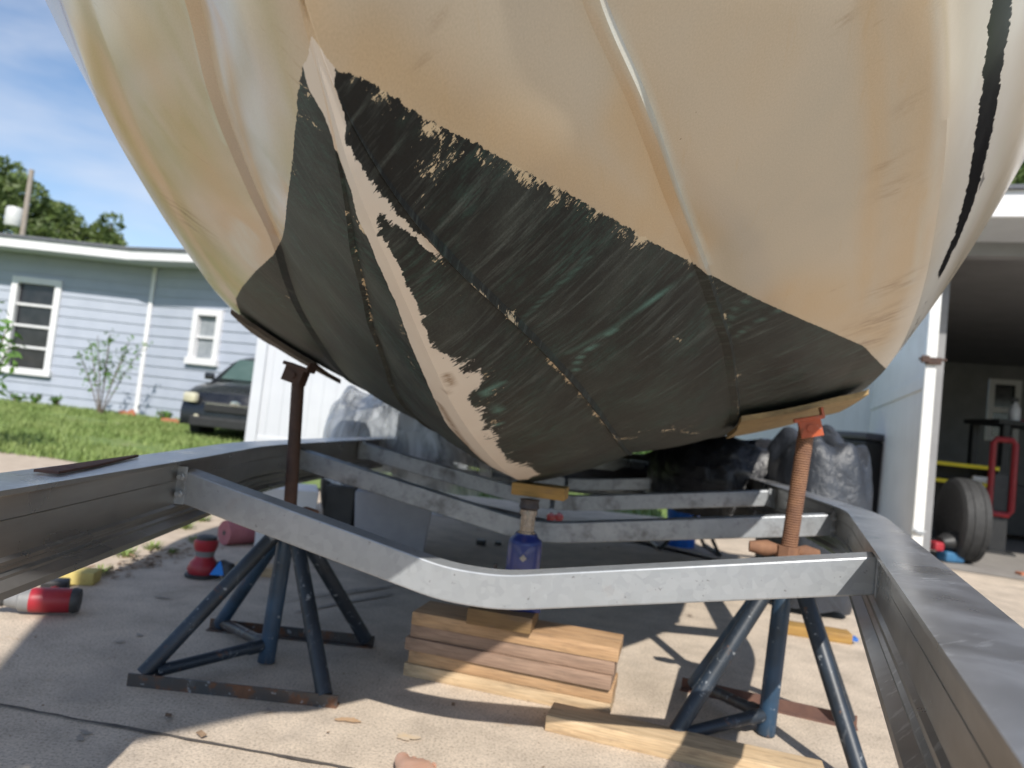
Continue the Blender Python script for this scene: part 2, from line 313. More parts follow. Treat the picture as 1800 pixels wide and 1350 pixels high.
WEAR=[(0.05,0.015,0.0083,0.9),(0.074,0.001,0.0054,0.7),(0.066,0.065,0.0158,0.5),(0.098,0.096,0.0164,0.6),(0.106,0.071,0.0167,0.55),(0.132,0.075,0.0172,0.55),(0.146,0.098,0.0146,0.7),(0.16,0.064,0.0107,0.6),(0.154,0.152,0.0176,0.45),(0.21,0.194,0.0219,0.6),(0.253,0.223,0.0196,0.8),(0.338,0.289,0.0215,0.55),(0.425,0.344,0.0272,0.85),(0.24,0.246,0.0128,0.2),(0.204,0.155,0.0155,0.2),(0.039,0.047,0.0126,0.55),(0.123,-0.072,0.0116,0.45),(0.072,-0.052,0.008,0.5),(0.042,-0.045,0.0073,0.6),(0.177,-0.025,0.0074,0.8),(0.354,-0.036,0.0075,0.5),(0.097,-0.06,0.0169,0.35),(0.191,-0.148,0.0096,0.4),(0.855,-0.552,0.0097,0.95),(0.884,-0.531,0.0098,0.6),(1.002,-0.572,0.0078,0.6),(0.21,-0.036,0.0052,0.5),(0.444,0.015,0.0204,0.6),(0.523,0.054,0.0191,0.75),(0.588,0.067,0.0165,0.6),(0.617,0.036,0.017,0.7),(0.708,0.05,0.0162,0.7),(0.424,0.133,0.011,0.75),(0.504,0.155,0.0102,0.6),(0.386,0.121,0.0107,0.6),(0.604,0.168,0.0092,0.4),(0.832,0.223,0.0087,0.6),(1.227,0.291,0.0165,0.9),(1.25,0.324,0.0195,0.6),(1.306,0.414,0.0314,0.75),(1.347,0.477,0.0291,0.6),(1.083,0.584,0.01,0.8),(1.251,0.606,0.0109,0.95),(1.397,0.627,0.0118,1),(0.893,0.554,0.0066,0.6),(0.794,0.534,0.0062,0.6),(0.59,0.454,0.0107,0.8),(0.486,0.168,0.005,0.6),(0.778,0.428,0.0083,0.5),(0.695,0.489,0.0058,0.5)]
WLINES=[([(0.018,0.02),(0.066,0.065),(0.13,0.114),(0.202,0.173),(0.29,0.239),(0.425,0.335)],0.012,0.5),([(0.163,-0.042),(0.241,-0.062),(0.338,-0.094),(0.468,-0.138),(0.65,-0.202)],0.0032,0.95),([(0.354,-0.036),(0.482,-0.057),(0.625,-0.071),(0.772,-0.08)],0.008,0.6),([(0.146,0.007),(0.121,-0.02),(0.106,-0.026)],0.0032,0.0),([(0.424,0.133),(0.585,0.173),(0.75,0.21),(1.013,0.258),(1.313,0.297)],0.0056,0.85),([(0.651,0.493),(0.787,0.527),(1.005,0.568),(1.487,0.631)],0.0048,0.85),([(0.234,0.048),(0.309,0.09),(0.424,0.133)],0.0056,0.75),([(1.182,0.283),(1.2,0.352),(1.299,0.428),(1.494,0.518)],0.0072,0.95),([(0.742,0.411),(0.784,0.435)],0.0032,0.9),([(1.096,0.502),(1.234,0.518)],0.0024,0.95)]
STAIN=[([(0.018,0.044),(0.074,0.1),(0.17,0.181),(0.306,0.281),(0.524,0.433)],0.0417,0.6),([(0.234,0.323),(0.378,0.381),(0.553,0.451)],0.0407,0.6),([(0.78,0.637),(0.961,0.784),(1.133,0.927)],0.0683,0.55),([(0.314,0.72),(0.48,0.794),(0.725,0.854),(1.042,0.9)],0.0525,0.5),([(0.277,0.645),(0.54,0.734),(0.945,0.82)],0.0207,0.5),([(0.083,-0.22),(0.185,-0.269),(0.331,-0.331),(0.59,-0.452)],0.0122,1.0),([(0.37,-0.739),(0.548,-0.783),(0.78,-0.803),(1.043,-0.812)],0.071,0.85),([(0.227,-0.503),(0.389,-0.526),(0.641,-0.559)],0.0761,0.62),([(0.241,-0.491),(0.394,-0.517),(0.682,-0.622)],0.0253,0.45),([(-0.046,0.012),(-0.022,0.005),(0.004,0.032)],0.0278,0.5),([(0.259,-0.205),(0.474,-0.359)],0.0123,0.9)]
BROWN=[([(0.474,0.015),(0.526,0.004)],0.0044,1),([(0.638,-0.043),(0.763,-0.055),(0.894,-0.056),(1.137,-0.075),(1.293,-0.049)],0.0071,1)]
SCR=[([(0.681,0.224),(0.64,0.238),(0.616,0.315),(0.61,0.381),(0.618,0.454)],0.0018,1),([(0.445,0.154),(0.424,0.193),(0.403,0.268)],0.0016,0.4),([(0.61,0.219),(0.609,0.326),(0.618,0.426)],0.0016,0.3),([(0.823,0.536),(0.769,0.543),(0.738,0.579),(0.737,0.62)],0.0016,0.5),([(0.893,0.554),(0.848,0.572),(0.815,0.663)],0.0016,0.5),([(0.575,0.054),(0.572,0.091)],0.0012,0.9),([(0.552,0.043),(0.6,0.065),(0.679,0.065)],0.001,0.8),([(0.731,0.041),(0.726,0.064)],0.0016,0.9)]
PALE=[([(0.106,0.299),(0.146,0.319),(0.21,0.347),(0.298,0.383),(0.394,0.416),(0.511,0.454),(0.61,0.482)],0.0075,1.0),([(0.65,-0.561),(0.746,-0.619),(0.779,-0.614)],0.0295,0.8),([(0.037,-0.162),(0.112,-0.194),(0.21,-0.231),(0.32,-0.276)],0.0269,0.4),([(0.112,-0.317),(0.178,-0.337),(0.283,-0.383),(0.348,-0.412)],0.0059,0.8),([(0.322,0.738),(0.442,0.791),(0.635,0.852),(0.925,0.91)],0.008,0.5)]
SCUFF=[(0.749,-0.766,0.0346,1),(0.808,-0.78,0.0264,0.9),(0.761,-0.806,0.0188,0.7),(1.032,0.885,0.0449,1),(0.899,0.874,0.0304,0.8),(1.135,0.889,0.0378,0.9),(0.597,0.786,0.0207,0.7),(0.536,0.749,0.0164,0.5),(0.442,0.748,0.0134,0.4),(1.335,0.989,0.025,0.6),(0.282,0.612,0.009,0.5),(0.026,0.118,0.0069,0.4),(0.047,0.097,0.0071,0.4)]
# ------------------------------------------------------------------ boat
def sdf_poly(P, poly):
    P = np.asarray(P); V = np.asarray(poly, float); d = np.full(len(P), 1e9); inside = np.zeros(len(P), bool); n = len(V)
    for i in range(n):
        a = V[i]; b = V[(i+1) % n]; e = b-a; w = P-a; t = np.clip((w@e)/max(e@e, 1e-12), 0, 1); q = w-np.outer(t, e); d = np.minimum(d, np.hypot(q[:, 0], q[:, 1]))
        c = ((a[1] > P[:, 1]) != (b[1] > P[:, 1])); 
        with np.errstate(divide='ignore', invalid='ignore'):
            xi = a[0]+(P[:, 1]-a[1])*(b[0]-a[0])/((b[1]-a[1]) or 1e-12)
        inside ^= c & (P[:, 0] < xi)
    return np.where(inside, d, -d)
def d_line(P, pts):
    P = np.asarray(P); V = np.asarray(pts, float); d = np.full(len(P), 1e9)
    for a, b in zip(V, V[1:]):
        e = b-a; w = P-a; t = np.clip((w@e)/max(e@e, 1e-12), 0, 1); q = w-np.outer(t, e); d = np.minimum(d, np.hypot(q[:, 0], q[:, 1]))
    return d
def build_hull(parent, mat):
    S = list(np.arange(-1.8, -.1, .025))+list(np.arange(-.1, .55, .006))+list(np.arange(.55, 1.7, .012))+list(np.arange(1.7, 5.61, .12))
    verts = []; SG = []; cols = None
    secs = []
    for s in S:
        st = np.array(station(float(s))); g = np.concatenate([[0], np.cumsum(np.hypot(*np.diff(st, axis=0).T))]); secs.append((s, st, g))
    nr = len(secs[0][1]); order = list(range(nr-1, 0, -1))
    for s, st, g in secs:
        for k in order: verts.append((s, st[k, 0], st[k, 1])); SG.append((s, -g[k]))
        for k in range(nr): verts.append((s, -st[k, 0], st[k, 1])); SG.append((s, g[k]))
    w = 2*nr-1; faces = []
    for i in range(len(S)-1):
        for k in range(w-1): faces.append((i*w+k, i*w+k+1, (i+1)*w+k+1, (i+1)*w+k))
    faces.append([(len(S)-1)*w+k for k in range(w)])
    me = bpy.data.meshes.new('hull'); me.from_pydata(verts, [], faces); me.update()
    SG = np.array(SG)
    bot_r = [(1.5, 1.06), (1.9, 1.04), (2.5, 1.04), (6, 1.04)]; bot_l = [(1.3, -.93), (1.5, -1.06), (2.5, -1.04), (6, -1.04)]
    black = sdf_poly(SG, WL_R+bot_r+bot_l[::-1]+WL_L[::-1]+[(-.004, -.012), (-.02, 0)])
    strip = sdf_poly(SG, [(-.05, -.016)]+STRIP[1:-1]+[(-.05, .016)])
    d = {'paint': np.clip(black, -.3, .3), 'strip': np.clip(strip, -.3, .3), 'stripe': np.clip(sdf_poly(SG, [(-.6, .575), (0, .757)]+STRIPE[:8]+[(1.6, 1.052), (4, 1.09), (4, 1.12), (1.6, 1.082)]+STRIPE[8:]+[(0, .79), (-.6, .605)]), -.2, .2)}
    d['pin'] = np.minimum(d_line(SG, PIN1), d_line(SG, PIN2))
    wr = np.zeros(len(SG))
    for s, g, r, k in WEAR: wr = np.maximum(wr, k*np.exp(-(((SG[:, 0]-s)**2+(SG[:, 1]-g)**2)/(r*r*3.2))))
    for pts, r, k in WLINES: wr = np.maximum(wr, k*np.exp(-(d_line(SG, pts)/r)**2))
    d['wear'] = wr
    stn = np.zeros(len(SG))
    for pts, r, k in STAIN: stn = np.maximum(stn, k*np.exp(-(d_line(SG, pts)/r)**2))
    d['stain'] = stn
    pl_ = np.zeros(len(SG))
    for pts, r, k in PALE: pl_ = np.maximum(pl_, k*np.exp(-(d_line(SG, pts)/r)**4))
    d['pale'] = pl_
    sf = np.zeros(len(SG))
    for s, g, r, k in SCUFF: sf = np.maximum(sf, k*np.exp(-(((SG[:, 0]-s)/1.0)**2+((SG[:, 1]-g)/1.6)**2)/(r*r)))
    d['scuff'] = sf
    br = np.zeros(len(SG))
    for pts, r, k in BROWN: br = np.maximum(br, np.clip(1.6-d_line(SG, pts)/r, 0, 1))
    d['brown'] = br
    sc = np.zeros(len(SG))
    for pts, r, k in SCR: sc = np.maximum(sc, k*np.exp(-(d_line(SG, pts)/(r*1.2+.0012))**2))
    d['scratch'] = sc; d['girth'] = SG[:, 1]
    for k, v in d.items():
        a = me.attributes.new(k, 'FLOAT', 'POINT'); a.data.foreach_set('value', v.astype(np.float32))
    smooth_me(me, 24)
    o = link('hull', me, mat, parent)
    return secs
def hull_mat():
    m, nt, bs = newmat('hull_gelcoat')
    t = N(nt, 'ShaderNodeTexCoord'); ob = t.outputs['Object']
    gsc = N(nt, 'ShaderNodeCombineXYZ'); sep = N(nt, 'ShaderNodeSeparateXYZ'); nt.links.new(ob, sep.inputs[0])
    nt.links.new(sep.outputs[0], gsc.inputs[0]); nt.links.new(attr(nt, 'girth'), gsc.inputs[1]); uv = gsc.outputs[0]
    stain = attr(nt, 'stain'); wear = attr(nt, 'wear'); pd = attr(nt, 'paint'); sd_ = attr(nt, 'strip'); scr = attr(nt, 'scratch')
    # gelcoat
    n1 = noise(nt, 2.2, 4, .55, uv); n2 = noise(nt, 9, 5, .6, uv, sc=(1, 2.2, 1)); nf = noise(nt, 60, 4, .6, uv)
    base = ramp(nt, n1, [(.30, (.47, .42, .34)), (.52, (.53, .455, .355)), (.72, (.54, .425, .285))])
    sk = mth(nt, 'MULTIPLY', stain, ramp(nt, n2, [(.25, g3(.78)), (.75, g3(1.06))]), clamp=True)
    base = mixc(nt, sk, base, (.55, .37, .185))
    base = mixc(nt, mth(nt, 'MULTIPLY', attr(nt, 'pale'), ramp(nt, noise(nt, 26, 5, .6, uv, sc=(.6, 2, 1)), [(.3, g3(.55)), (.6, g3(1))])), base, (.56, .56, .50))
    base = mixc(nt, ramp(nt, noise(nt, 7, 6, .62, uv, sc=(1.2, 7, 1)), [(.60, g3(0)), (.76, g3(.35))]), base, (.50, .35, .19))
    # dark scuffs and specks
    sp = ramp(nt, noise(nt, 120, 3, .6, uv, sc=(1, .6, 1)), [(.735, g3(0)), (.76, g3(.8))]); sp = mth(nt, 'MULTIPLY', sp, ramp(nt, noise(nt, 11, 2, .5, uv), [(.55, g3(0)), (.62, g3(1))]))
    base = mixc(nt, sp, base, (.16, .11, .07))
    sm = mth(nt, 'MULTIPLY', ramp(nt, noise(nt, 40, 5, .65, uv, sc=(1.6, .25, 1)), [(.60, g3(0)), (.70, g3(.75))]), ramp(nt, noise(nt, 4.5, 2, .5, uv, sc=(1, 1, 1)), [(.58, g3(0)), (.66, g3(.8))]))
    base = mixc(nt, sm, base, (.36, .25, .15))
    base = mixc(nt, mth(nt, 'MULTIPLY', attr(nt, 'scuff'), ramp(nt, noise(nt, 34, 6, .68, uv, sc=(2.2, .35, 1)), [(.46, g3(0)), (.60, g3(.85))])), base, (.27, .175, .10))
    hc_ = noise(nt, 60, 3, .8, uv, sc=(.03, 2.6, 1), rot=(0, 0, .9)); base = mixc(nt, mth(nt, 'MULTIPLY', ramp(nt, hc_, [(.735, g3(0)), (.76, g3(.6))]), ramp(nt, noise(nt, 3.3, 2, .5, uv), [(.5, g3(0)), (.6, g3(1))])), base, (.30, .22, .15))
    base = mixc(nt, 1.0, base, ramp(nt, noise(nt, 420, 3, .6, uv), [(.3, g3(.93)), (.7, g3(1.06))]), 'MULTIPLY')
    # topsides stripes: black band with ragged outer edge and two pinstripes
    jag = mth(nt, 'MULTIPLY', mth(nt, 'SUBTRACT', noise(nt, 70, 5, .75, uv, sc=(1, .3, 1)), .5), .024)
    stm = mth(nt, 'GREATER_THAN', mth(nt, 'ADD', attr(nt, 'stripe'), jag), -.005); 
    pin = mth(nt, 'LESS_THAN', mth(nt, 'ADD', attr(nt, 'pin'), mth(nt, 'MULTIPLY', jag, .25)), .003)
    white = mixc(nt, ramp(nt, n2, [(.4, g3(0)), (.8, g3(.4))]), (.66, .63, .58), (.55, .50, .44))
    topm = ramp(nt, mth(nt, 'MULTIPLY', attr(nt, 'stripe'), -1.0), [(.02, g3(1)), (.10, g3(0))])
    base = mixc(nt, topm, base, white)
    base = mixc(nt, mth(nt, 'MULTIPLY', pin, .8), base, (.16, .15, .15)); base = mixc(nt, stm, base, (.012, .012, .014))
    # fairing strip
    fair = mixc(nt, ramp(nt, noise(nt, 8, 4, .6, uv), [(.35, g3(0)), (.7, g3(.6))]), (.66, .58, .50), (.72, .66, .58))
    bfac = mth(nt, 'MULTIPLY', attr(nt, 'brown'), ramp(nt, noise(nt, 90, 4, .6, uv, sc=(2.5, .5, 1)), [(.36, g3(0)), (.50, g3(1))]))
    fair = mixc(nt, bfac, fair, (.26, .17, .10))
    # antifouling paint
    streak = noise(nt, 26, 6, .68, uv, sc=(.30, 2.4, 1), rot=(0, 0, 1.88)); streak_l = noise(nt, 30, 6, .7, uv, sc=(.25, 2.8, 1), rot=(0, 0, .62))
    side = mth(nt, 'LESS_THAN', sep.outputs[1], 0.0)
    stk = mixc(nt, side, streak_l, streak)
    pbig = noise(nt, 4.5, 5, .6, uv)
    pc = ramp(nt, pbig, [(.36, (.004, .005, .0055)), (.50, (.010, .0125, .0125)), (.68, (.038, .046, .042))])
    aft = ramp(nt, sep.outputs[0], [(.15, g3(0)), (1.0, g3(.60))])
    pc = mixc(nt, aft, pc, (.038, .038, .031))
    pc = mixc(nt, ramp(nt, stk, [(.50, g3(0)), (.62, g3(.30)), (.74, g3(.75))]), pc, (.13, .15, .138))
    gm = mth(nt, 'MULTIPLY', ramp(nt, noise(nt, 6, 4, .6, uv), [(.45, g3(0)), (.62, g3(.85))]), ramp(nt, noise(nt, 70, 5, .7, uv, sc=(.5, 1.8, 1), rot=(0, 0, 1.88)), [(.45, g3(0)), (.62, g3(.8))]))
    pc = mixc(nt, mth(nt, 'MULTIPLY', gm, .55), pc, (.04, .11, .09))
    pc = mixc(nt, mth(nt, 'MULTIPLY', scr, .75, clamp=True), pc, (.12, .25, .215))
    hs_ = noise(nt, 85, 4, .8, uv, sc=(.05, 2.2, 1), rot=(0, 0, 1.88)); hl_ = noise(nt, 95, 4, .8, uv, sc=(.05, 2.2, 1), rot=(0, 0, .62))
    pc = mixc(nt, mth(nt, 'MULTIPLY', ramp(nt, mixc(nt, side, hl_, hs_), [(.66, g3(0)), (.72, g3(.75))]), ramp(nt, noise(nt, 5, 3, .5, uv), [(.42, g3(.1)), (.58, g3(1))])), pc, (.24, .25, .22))
    fn = noise(nt, 330, 3, .7, uv); pc = mixc(nt, 1.0, pc, ramp(nt, fn, [(.3, g3(.72)), (.7, g3(1.35))]), 'MULTIPLY')
    # masks
    e1 = mth(nt, 'MULTIPLY', mth(nt, 'SUBTRACT', noise(nt, 95, 6, .72, uv, sc=(1, .8, 1)), .5), mth(nt, 'ADD', .006, mth(nt, 'MULTIPLY', wear, .02)))
    pm = mth(nt, 'GREATER_THAN', mth(nt, 'ADD', pd, e1), 0.0)
    rag = noise(nt, 130, 6, .75, uv, sc=(.4, 1.2, 1), rot=(0, 0, 1.75))
    e2 = mth(nt, 'MULTIPLY', mth(nt, 'ADD', mth(nt, 'SUBTRACT', rag, .5), mth(nt, 'SUBTRACT', noise(nt, 38, 3, .6, uv), .5)), mixc(nt, side, g3(.007), mth(nt, 'MULTIPLY', mixc(nt, ramp(nt, sep.outputs[0], [(.35, g3(0)), (.5, g3(1))]), g3(.030), g3(.085)), ramp(nt, noise(nt, 11, 3, .5, uv), [(.4, g3(.25)), (.6, g3(1.2))]))))
    fm = mth(nt, 'GREATER_THAN', mth(nt, 'ADD', sd_, e2), 0.0)
    wn_ = mixc(nt, .5, noise(nt, 200, 6, .74, uv, sc=(.45, 1.4, 1), rot=(0, 0, 1.88)), noise(nt, 75, 6, .7, uv))
    wear = mth(nt, 'MULTIPLY', wear, ramp(nt, noise(nt, 17, 4, .6, uv), [(.38, g3(.25)), (.50, g3(.8)), (.62, g3(1.25))])); thr = mth(nt, 'SUBTRACT', .70, mth(nt, 'MULTIPLY', wear, .26))
    edge = ramp(nt, pd, [(0, g3(.075)), (.018, g3(.0))]); thr = mth(nt, 'SUBTRACT', thr, edge)
    wm = mth(nt, 'GREATER_THAN', wn_, thr)
    fl = mth(nt, 'GREATER_THAN', noise(nt, 210, 3, .6, uv, sc=(.35, 2.2, 1), rot=(0, 0, .6)), .765)
    hid = mth(nt, 'MAXIMUM', mth(nt, 'MAXIMUM', wm, mth(nt, 'MULTIPLY', fl, mth(nt, 'LESS_THAN', sep.outputs[0], .40))), fm)
    pmask = mth(nt, 'MULTIPLY', pm, mth(nt, 'SUBTRACT', 1.0, hid))
    under = mixc(nt, mth(nt, 'MULTIPLY', fm, pm), mixc(nt, pm, base, (.60, .48, .32)), fair)
    col = mixc(nt, pmask, under, pc)
    nt.links.new(col, bs.inputs['Base Color'])
    gel_r = ramp(nt, n2, [(.3, g3(.13)), (.7, g3(.25))]); dull = mth(nt, 'MAXIMUM', mth(nt, 'MULTIPLY', fm, pm), 0.0)
    rgh = mixc(nt, pmask, mixc(nt, dull, gel_r, g3(.55)), ramp(nt, stk, [(.3, g3(.46)), (.7, g3(.70))]))
    nt.links.new(rgh, bs.inputs['Roughness']); nt.links.new(mixc(nt, pmask, g3(.5), g3(.32)), bs.inputs['Specular IOR Level'])
    h = mth(nt, 'ADD', mth(nt, 'MULTIPLY', pmask, mth(nt, 'ADD', .35, mth(nt, 'MULTIPLY', fn, .25))), mth(nt, 'MULTIPLY', noise(nt, 3.5, 2, .5, uv), .9))
    bump(nt, h, bs, .42, .0014)
    return m
M['hull'] = hull_mat()
M['deck'] = simple('deck', (.62, .60, .56), (.55, .53, .49), .5, scale=6)
M['rubber'] = simple('rubber', (.02, .02, .02), (.035, .035, .035), .7, scale=30)
boat = empty('boat', (BOAT_O[0], BOAT_O[1], 0), -BOAT_YAW + math.pi/2, 'stained cream fibreglass boat hull with worn black bottom paint, raised bow-first on stands', 'boat')
def to_boat(s, b): 
    return (BOAT_O[0]+s*math.sin(BOAT_YAW)+b*math.cos(BOAT_YAW), BOAT_O[1]+s*math.cos(BOAT_YAW)-b*math.sin(BOAT_YAW))
secs = build_hull(boat, M['hull'])
d = MB()                                              # cambered foredeck closes the shell
dk = []
for s, st, g in secs[1::4]+[secs[-1]]:
    e = st[-1]; dk.append([(s, b_*e[0], e[1]+.06*(1-b_*b_)) for b_ in (-.985, -.6, -.2, .2, .6, .985)])
for a, b in zip(dk, dk[1:]):
    for k in range(5): d.quad(a[k], a[k+1], b[k+1], b[k])
bmesh.ops.remove_doubles(d.b, verts=d.b.verts, dist=1e-5)
d.build('deck', M['deck'], boat, True)
rb = MB()
for sg in (1, -1):
    rb.tube([(s, sg*(st[-1][0]+.008), st[-1][1]+.004) for s, st, g in secs[::6]], .022, 8)
rb.build('rub_rail', M['rubber'], boat, True)
# ------------------------------------------------------------------ trailer
RT = .571
def rail_profile(sgn):      # extruded rail: wide top flange outward, ribbed web, lower flange inward; u>0 is inward
    h = [(.006, 0), (.006, -.007), (-.003, -.010), (-.004, -.014), (-.004, -.040), (-.0032, -.041), (-.004, -.042), (-.004, -.088), (.002, -.092), (.002, -.097), (-.001, -.100), (-.001, -.106), (.004, -.110), (.004, -.114), (.020, -.122), (.021, -.131), (-.045, -.131), (-.045, -.125), (-.011, -.120), (-.010, -.014), (-.088, -.008), (-.090, -.001), (-.088, 0)]
    return [(sgn*u, v) for u, v in h]
def arc_path(pts, n=6, r=.16):
    out = [Vector(pts[0])]
    for i in range(1, len(pts)-1):
        p = Vector(pts[i]); a = (Vector(pts[i-1])-p).normalized(); b = (Vector(pts[i+1])-p).normalized(); p0 = p+a*r; p1 = p+b*r
        for k in range(n+1):
            t = k/n; out.append(p0*(1-t)**2+p*2*t*(1-t)+p1*t*t)
    out.append(Vector(pts[-1])); return out
tr = empty('boat_trailer', (0.05, 1.9, 0), 0, 'dull aluminium boat trailer frame with bent galvanised crossbeams under the boat', 'boat trailer')
def P_(o): # parent keeping world placement
    o.parent = tr; o.matrix_parent_inverse = Matrix.Translation(-tr.location); return o
rl = [(-.570, .25, RT), (-.602, .868, RT), (-.648, 1.496, RT), (-.708, 2.10, RT), (-.655, 2.771, RT), (-.40, 5.0, RT)]
rr_ = [(.17, .09, RT), (.663, 1.252, RT), (1.000, 2.05, RT), (1.10, 2.70, RT), (1.45, 5.0, RT)]
P_(MB().sweep(rail_profile(1), arc_path(rl)).build('rail', M['alu'], None, True, 30))
P_(MB().sweep(rail_profile(-1), arc_path(rr_)).build('rail', M['alu'], None, True, 30))
def beam(a, b, za, zb, zlow, mat, h=.064, w=.052, rad=.10, flat=.06):
    a = Vector((a[0], a[1], za-h/2)); b = Vector((b[0], b[1], zb-h/2)); m = (a+b)/2; m.z = zlow-h/2
    d = (b-a).normalized(); m = m-d*.035; m.z = zlow-h/2; mL = m-d*flat; mR = m+d*flat; mL.z = mR.z = m.z
    path = arc_path([a, mL, mR, b], 5, rad if flat > rad/1.5 else min(rad, flat*.9))
    r = .0032; hw, hh = w/2, h/2
    prof = [(-hw+r, -hh), (hw-r, -hh), (hw-r*.3, -hh+r*.3), (hw, -hh+r), (hw, hh-r), (hw-r*.3, hh-r*.3), (hw-r, hh), (-hw+r, hh), (-hw+r*.3, hh-r*.3), (-hw, hh-r), (-hw, -hh+r), (-hw+r*.3, -hh+r*.3)]
    o = P_(MB().sweep(prof, path).build('crossbeam', mat, None, True, 22))
    for e, s in ((a, 1), (b, -1)):                       # angle bracket, two bolts at each end
        q = MB(); q.box(e+d*s*.010+Vector((0, -w/2-.004, .0)), (.022, .004, h+.012), bev=.001); q.box(e+d*s*-.001+Vector((0, -w/2-.014, 0)), (.005, .024, h+.012), bev=.001)
        br = q.build('bracket', M['galv_worn_shade'], o)
        for zz in (-.016, .018):
            MB().lathe([(0, 0), (.008, 0), (.008, .006), (.005, .007), (.005, .014), (0, .014)], 6, axis_matrix(e+d*s*.012+Vector((0, -w/2-.006, zz)), (0, -1, 0))).build('bolt', M['galv'], br)
    return o
def fixchild(o):
    pass
beam((-.650, 1.47), (.665, 1.235), .553, .562, .436, M['galv'], rad=.045, flat=.055)
beam((-.705, 2.42), (1.03, 2.20), .555, .545, .412, M['galv_worn_shade'])
beam((-.62, 3.10), (1.14, 3.02), .56, .55, .43, M['galv_worn_shade'], flat=.07)  # beams behind the second: under-hull shade put into the darker galvanised colour
beam((-.50, 4.02), (1.29, 3.96), .56, .55, .44, M['galv_worn_shade'], flat=.07)
# dark rear crossmember and axle
P_(MB().box((.42, 4.9, .50), (1.9, .08, .09), bev=.006).build('rear_crossmember', M['alu'], None))
P_(MB().tube([(-.75, 4.45, .36), (1.9, 4.35, .36)], .035, 12).build('axle', M['galv_worn_shade'], None, True))
for x in (-.95, 2.02):
    wh = MB(); wh.lathe([(.12, -.09), (.27, -.09), (.305, -.07), (.31, 0), (.305, .07), (.27, .09), (.12, .09)], 28, axis_matrix((x, 4.4, .31), (1, 0, 0))); t_ = P_(wh.build('wheel', M['rubber'], None, True))
    MB().lathe([(0, -.04), (.03, -.05), (.09, -.03), (.14, -.06), (.15, .06), (.05, .05), (0, .05)], 24, axis_matrix((x, 4.4, .31), (1, 0, 0))).build('rim', M['galv'], t_, True)
# strip of dark metal lying along the left rail
ss0 = gnd(75, 826, RT+.006); ss1 = gnd(248, 800, RT+.006)
o = MB().prism([(0, -.022), (.12, -.018), ((ss1-ss0).length, .004), ((ss1-ss0).length, .010), (0, .012)], 0, .004).build('steel_strip', M['rusty_bar'], None); o.location = (ss0.x, ss0.y, RT+.002); o.rotation_euler = (0, 0, math.atan2(ss1.y-ss0.y, ss1.x-ss0.x))
tag(o, 'thin dark steel strip lying along the top of the left trailer rail', 'metal strip')
# ------------------------------------------------------------------ jack stands
def jack_stand(loc, z_apex, pad_p, pad_n, label, screw_r, backmat, bracketmat, screwmat, nut=True, sc=1.0, yaw=0.0):
    cx, cy = loc; r = empty('jack_stand', (cx, cy, 0), yaw, label, 'jack stand', 'boat jack stands under the bow')
    h = .22*sc; feet = [(-h-.01, -h), (h, -h-.01), (h+.01, h), (-h, h)]; ap = Vector((0.02, 0, z_apex))
    for k, (x, y) in enumerate(feet):
        f = Vector((x, y, .022)); t = ap+Vector((x*.10, y*.10, -.01))
        MB().tube([f*.98, t], .0195, 16).build('leg', M['stand_black' if k != 3 else 'stand_blue'], r, True)
    MB().tube([(0.0, 0, .004), (0.015, 0, z_apex+.03)], .0225, 20).build('centre_pipe', M['stand_blue'], r, True)
    L_ = [(0, 0), (.03, 0), (.03, .004), (.004, .004), (.004, .03), (0, .03)]
    for y, s, m in ((-h-.02, 1, M['stand_rusty']), (h+.01, -1, backmat or M['stand_rusty'])):
        q = MB(); q.prism([(a_, b_) for a_, b_ in L_], -h-.03, h+.03, Matrix.Translation((0, y, 0)) @ Matrix(((0, 0, 1, 0), (s, 0, 0, 0), (0, 1, 0, 0), (0, 0, 0, 1))))
        q.build('base_bar', m, r)
    for y in (-h, h): MB().tube([(-h+.02, y*.93, .028), (-.046, y*.19, .0455), (-.038, y*.158, .0462), (-.030, y*.125, .047), (-.012, y*.05, .05)], [.0150, .0150, .0185, .0175, .0165], 12).build('brace', M['stand_rusty'] if y > 0 else M['stand_black'], r, True)
    pp = Matrix.Rotation(-yaw, 3, 'Z') @ (Vector(pad_p)-Vector((cx, cy, 0))); bot = Vector((.015, 0, z_apex+.02)); top = pp
    n = 116; prof = []; Ls = (top-bot).length
    for i in range(n): prof.append((screw_r*(1.0 if i % 2 else .89), Ls*i/(n-1)))
    MB().lathe([(0, 0)]+prof+[(0, Ls)], 18, axis_matrix(bot, top-bot)).build('screw', screwmat, r, True, 60)
    if nut:
        q = MB(); q.lathe([(.018, 0), (.032, 0), (.032, .03), (.018, .03)], 8, Matrix.Translation(bot+Vector((0, 0, .0))))
        for a, l in ((math.radians(188), .095), (math.radians(8), .075)):
            c = bot+Vector((0, 0, .018)); e = c+Vector((math.cos(a)*l, math.sin(a)*l, -.002)); q.tube([c+(e-c)*.3, c+(e-c)*.55, e], [.014, .021, .014], 10)
        q.build('nut_handle', M['rust'], r, True, 40)
    nrm = Vector(pad_n).normalized(); A = axis_matrix(top, nrm, (0, 1, 0))
    q = MB(); q.box((0, 0, .0), (.070, .078, .010), bev=.002); q.box((-.0, -.030, -.024), (.052, .006, .044), bev=.001); q.box((-.0, .030, -.024), (.052, .006, .044), bev=.001)
    q.box((.034, 0, .010), (.006, .078, .026), bev=.001)
    bmesh.ops.transform(q.b, matrix=A, verts=q.b.verts); pb = q.build('pad_bracket', bracketmat, r)
    q = MB(); q.lathe([(0, 0), (.010, 0), (.010, .008), (0, .008)], 6, A @ axis_matrix((0, -.033, -.024), (0, -1, 0))); q.build('bracket_bolt', bracketmat, pb)
    return r, A
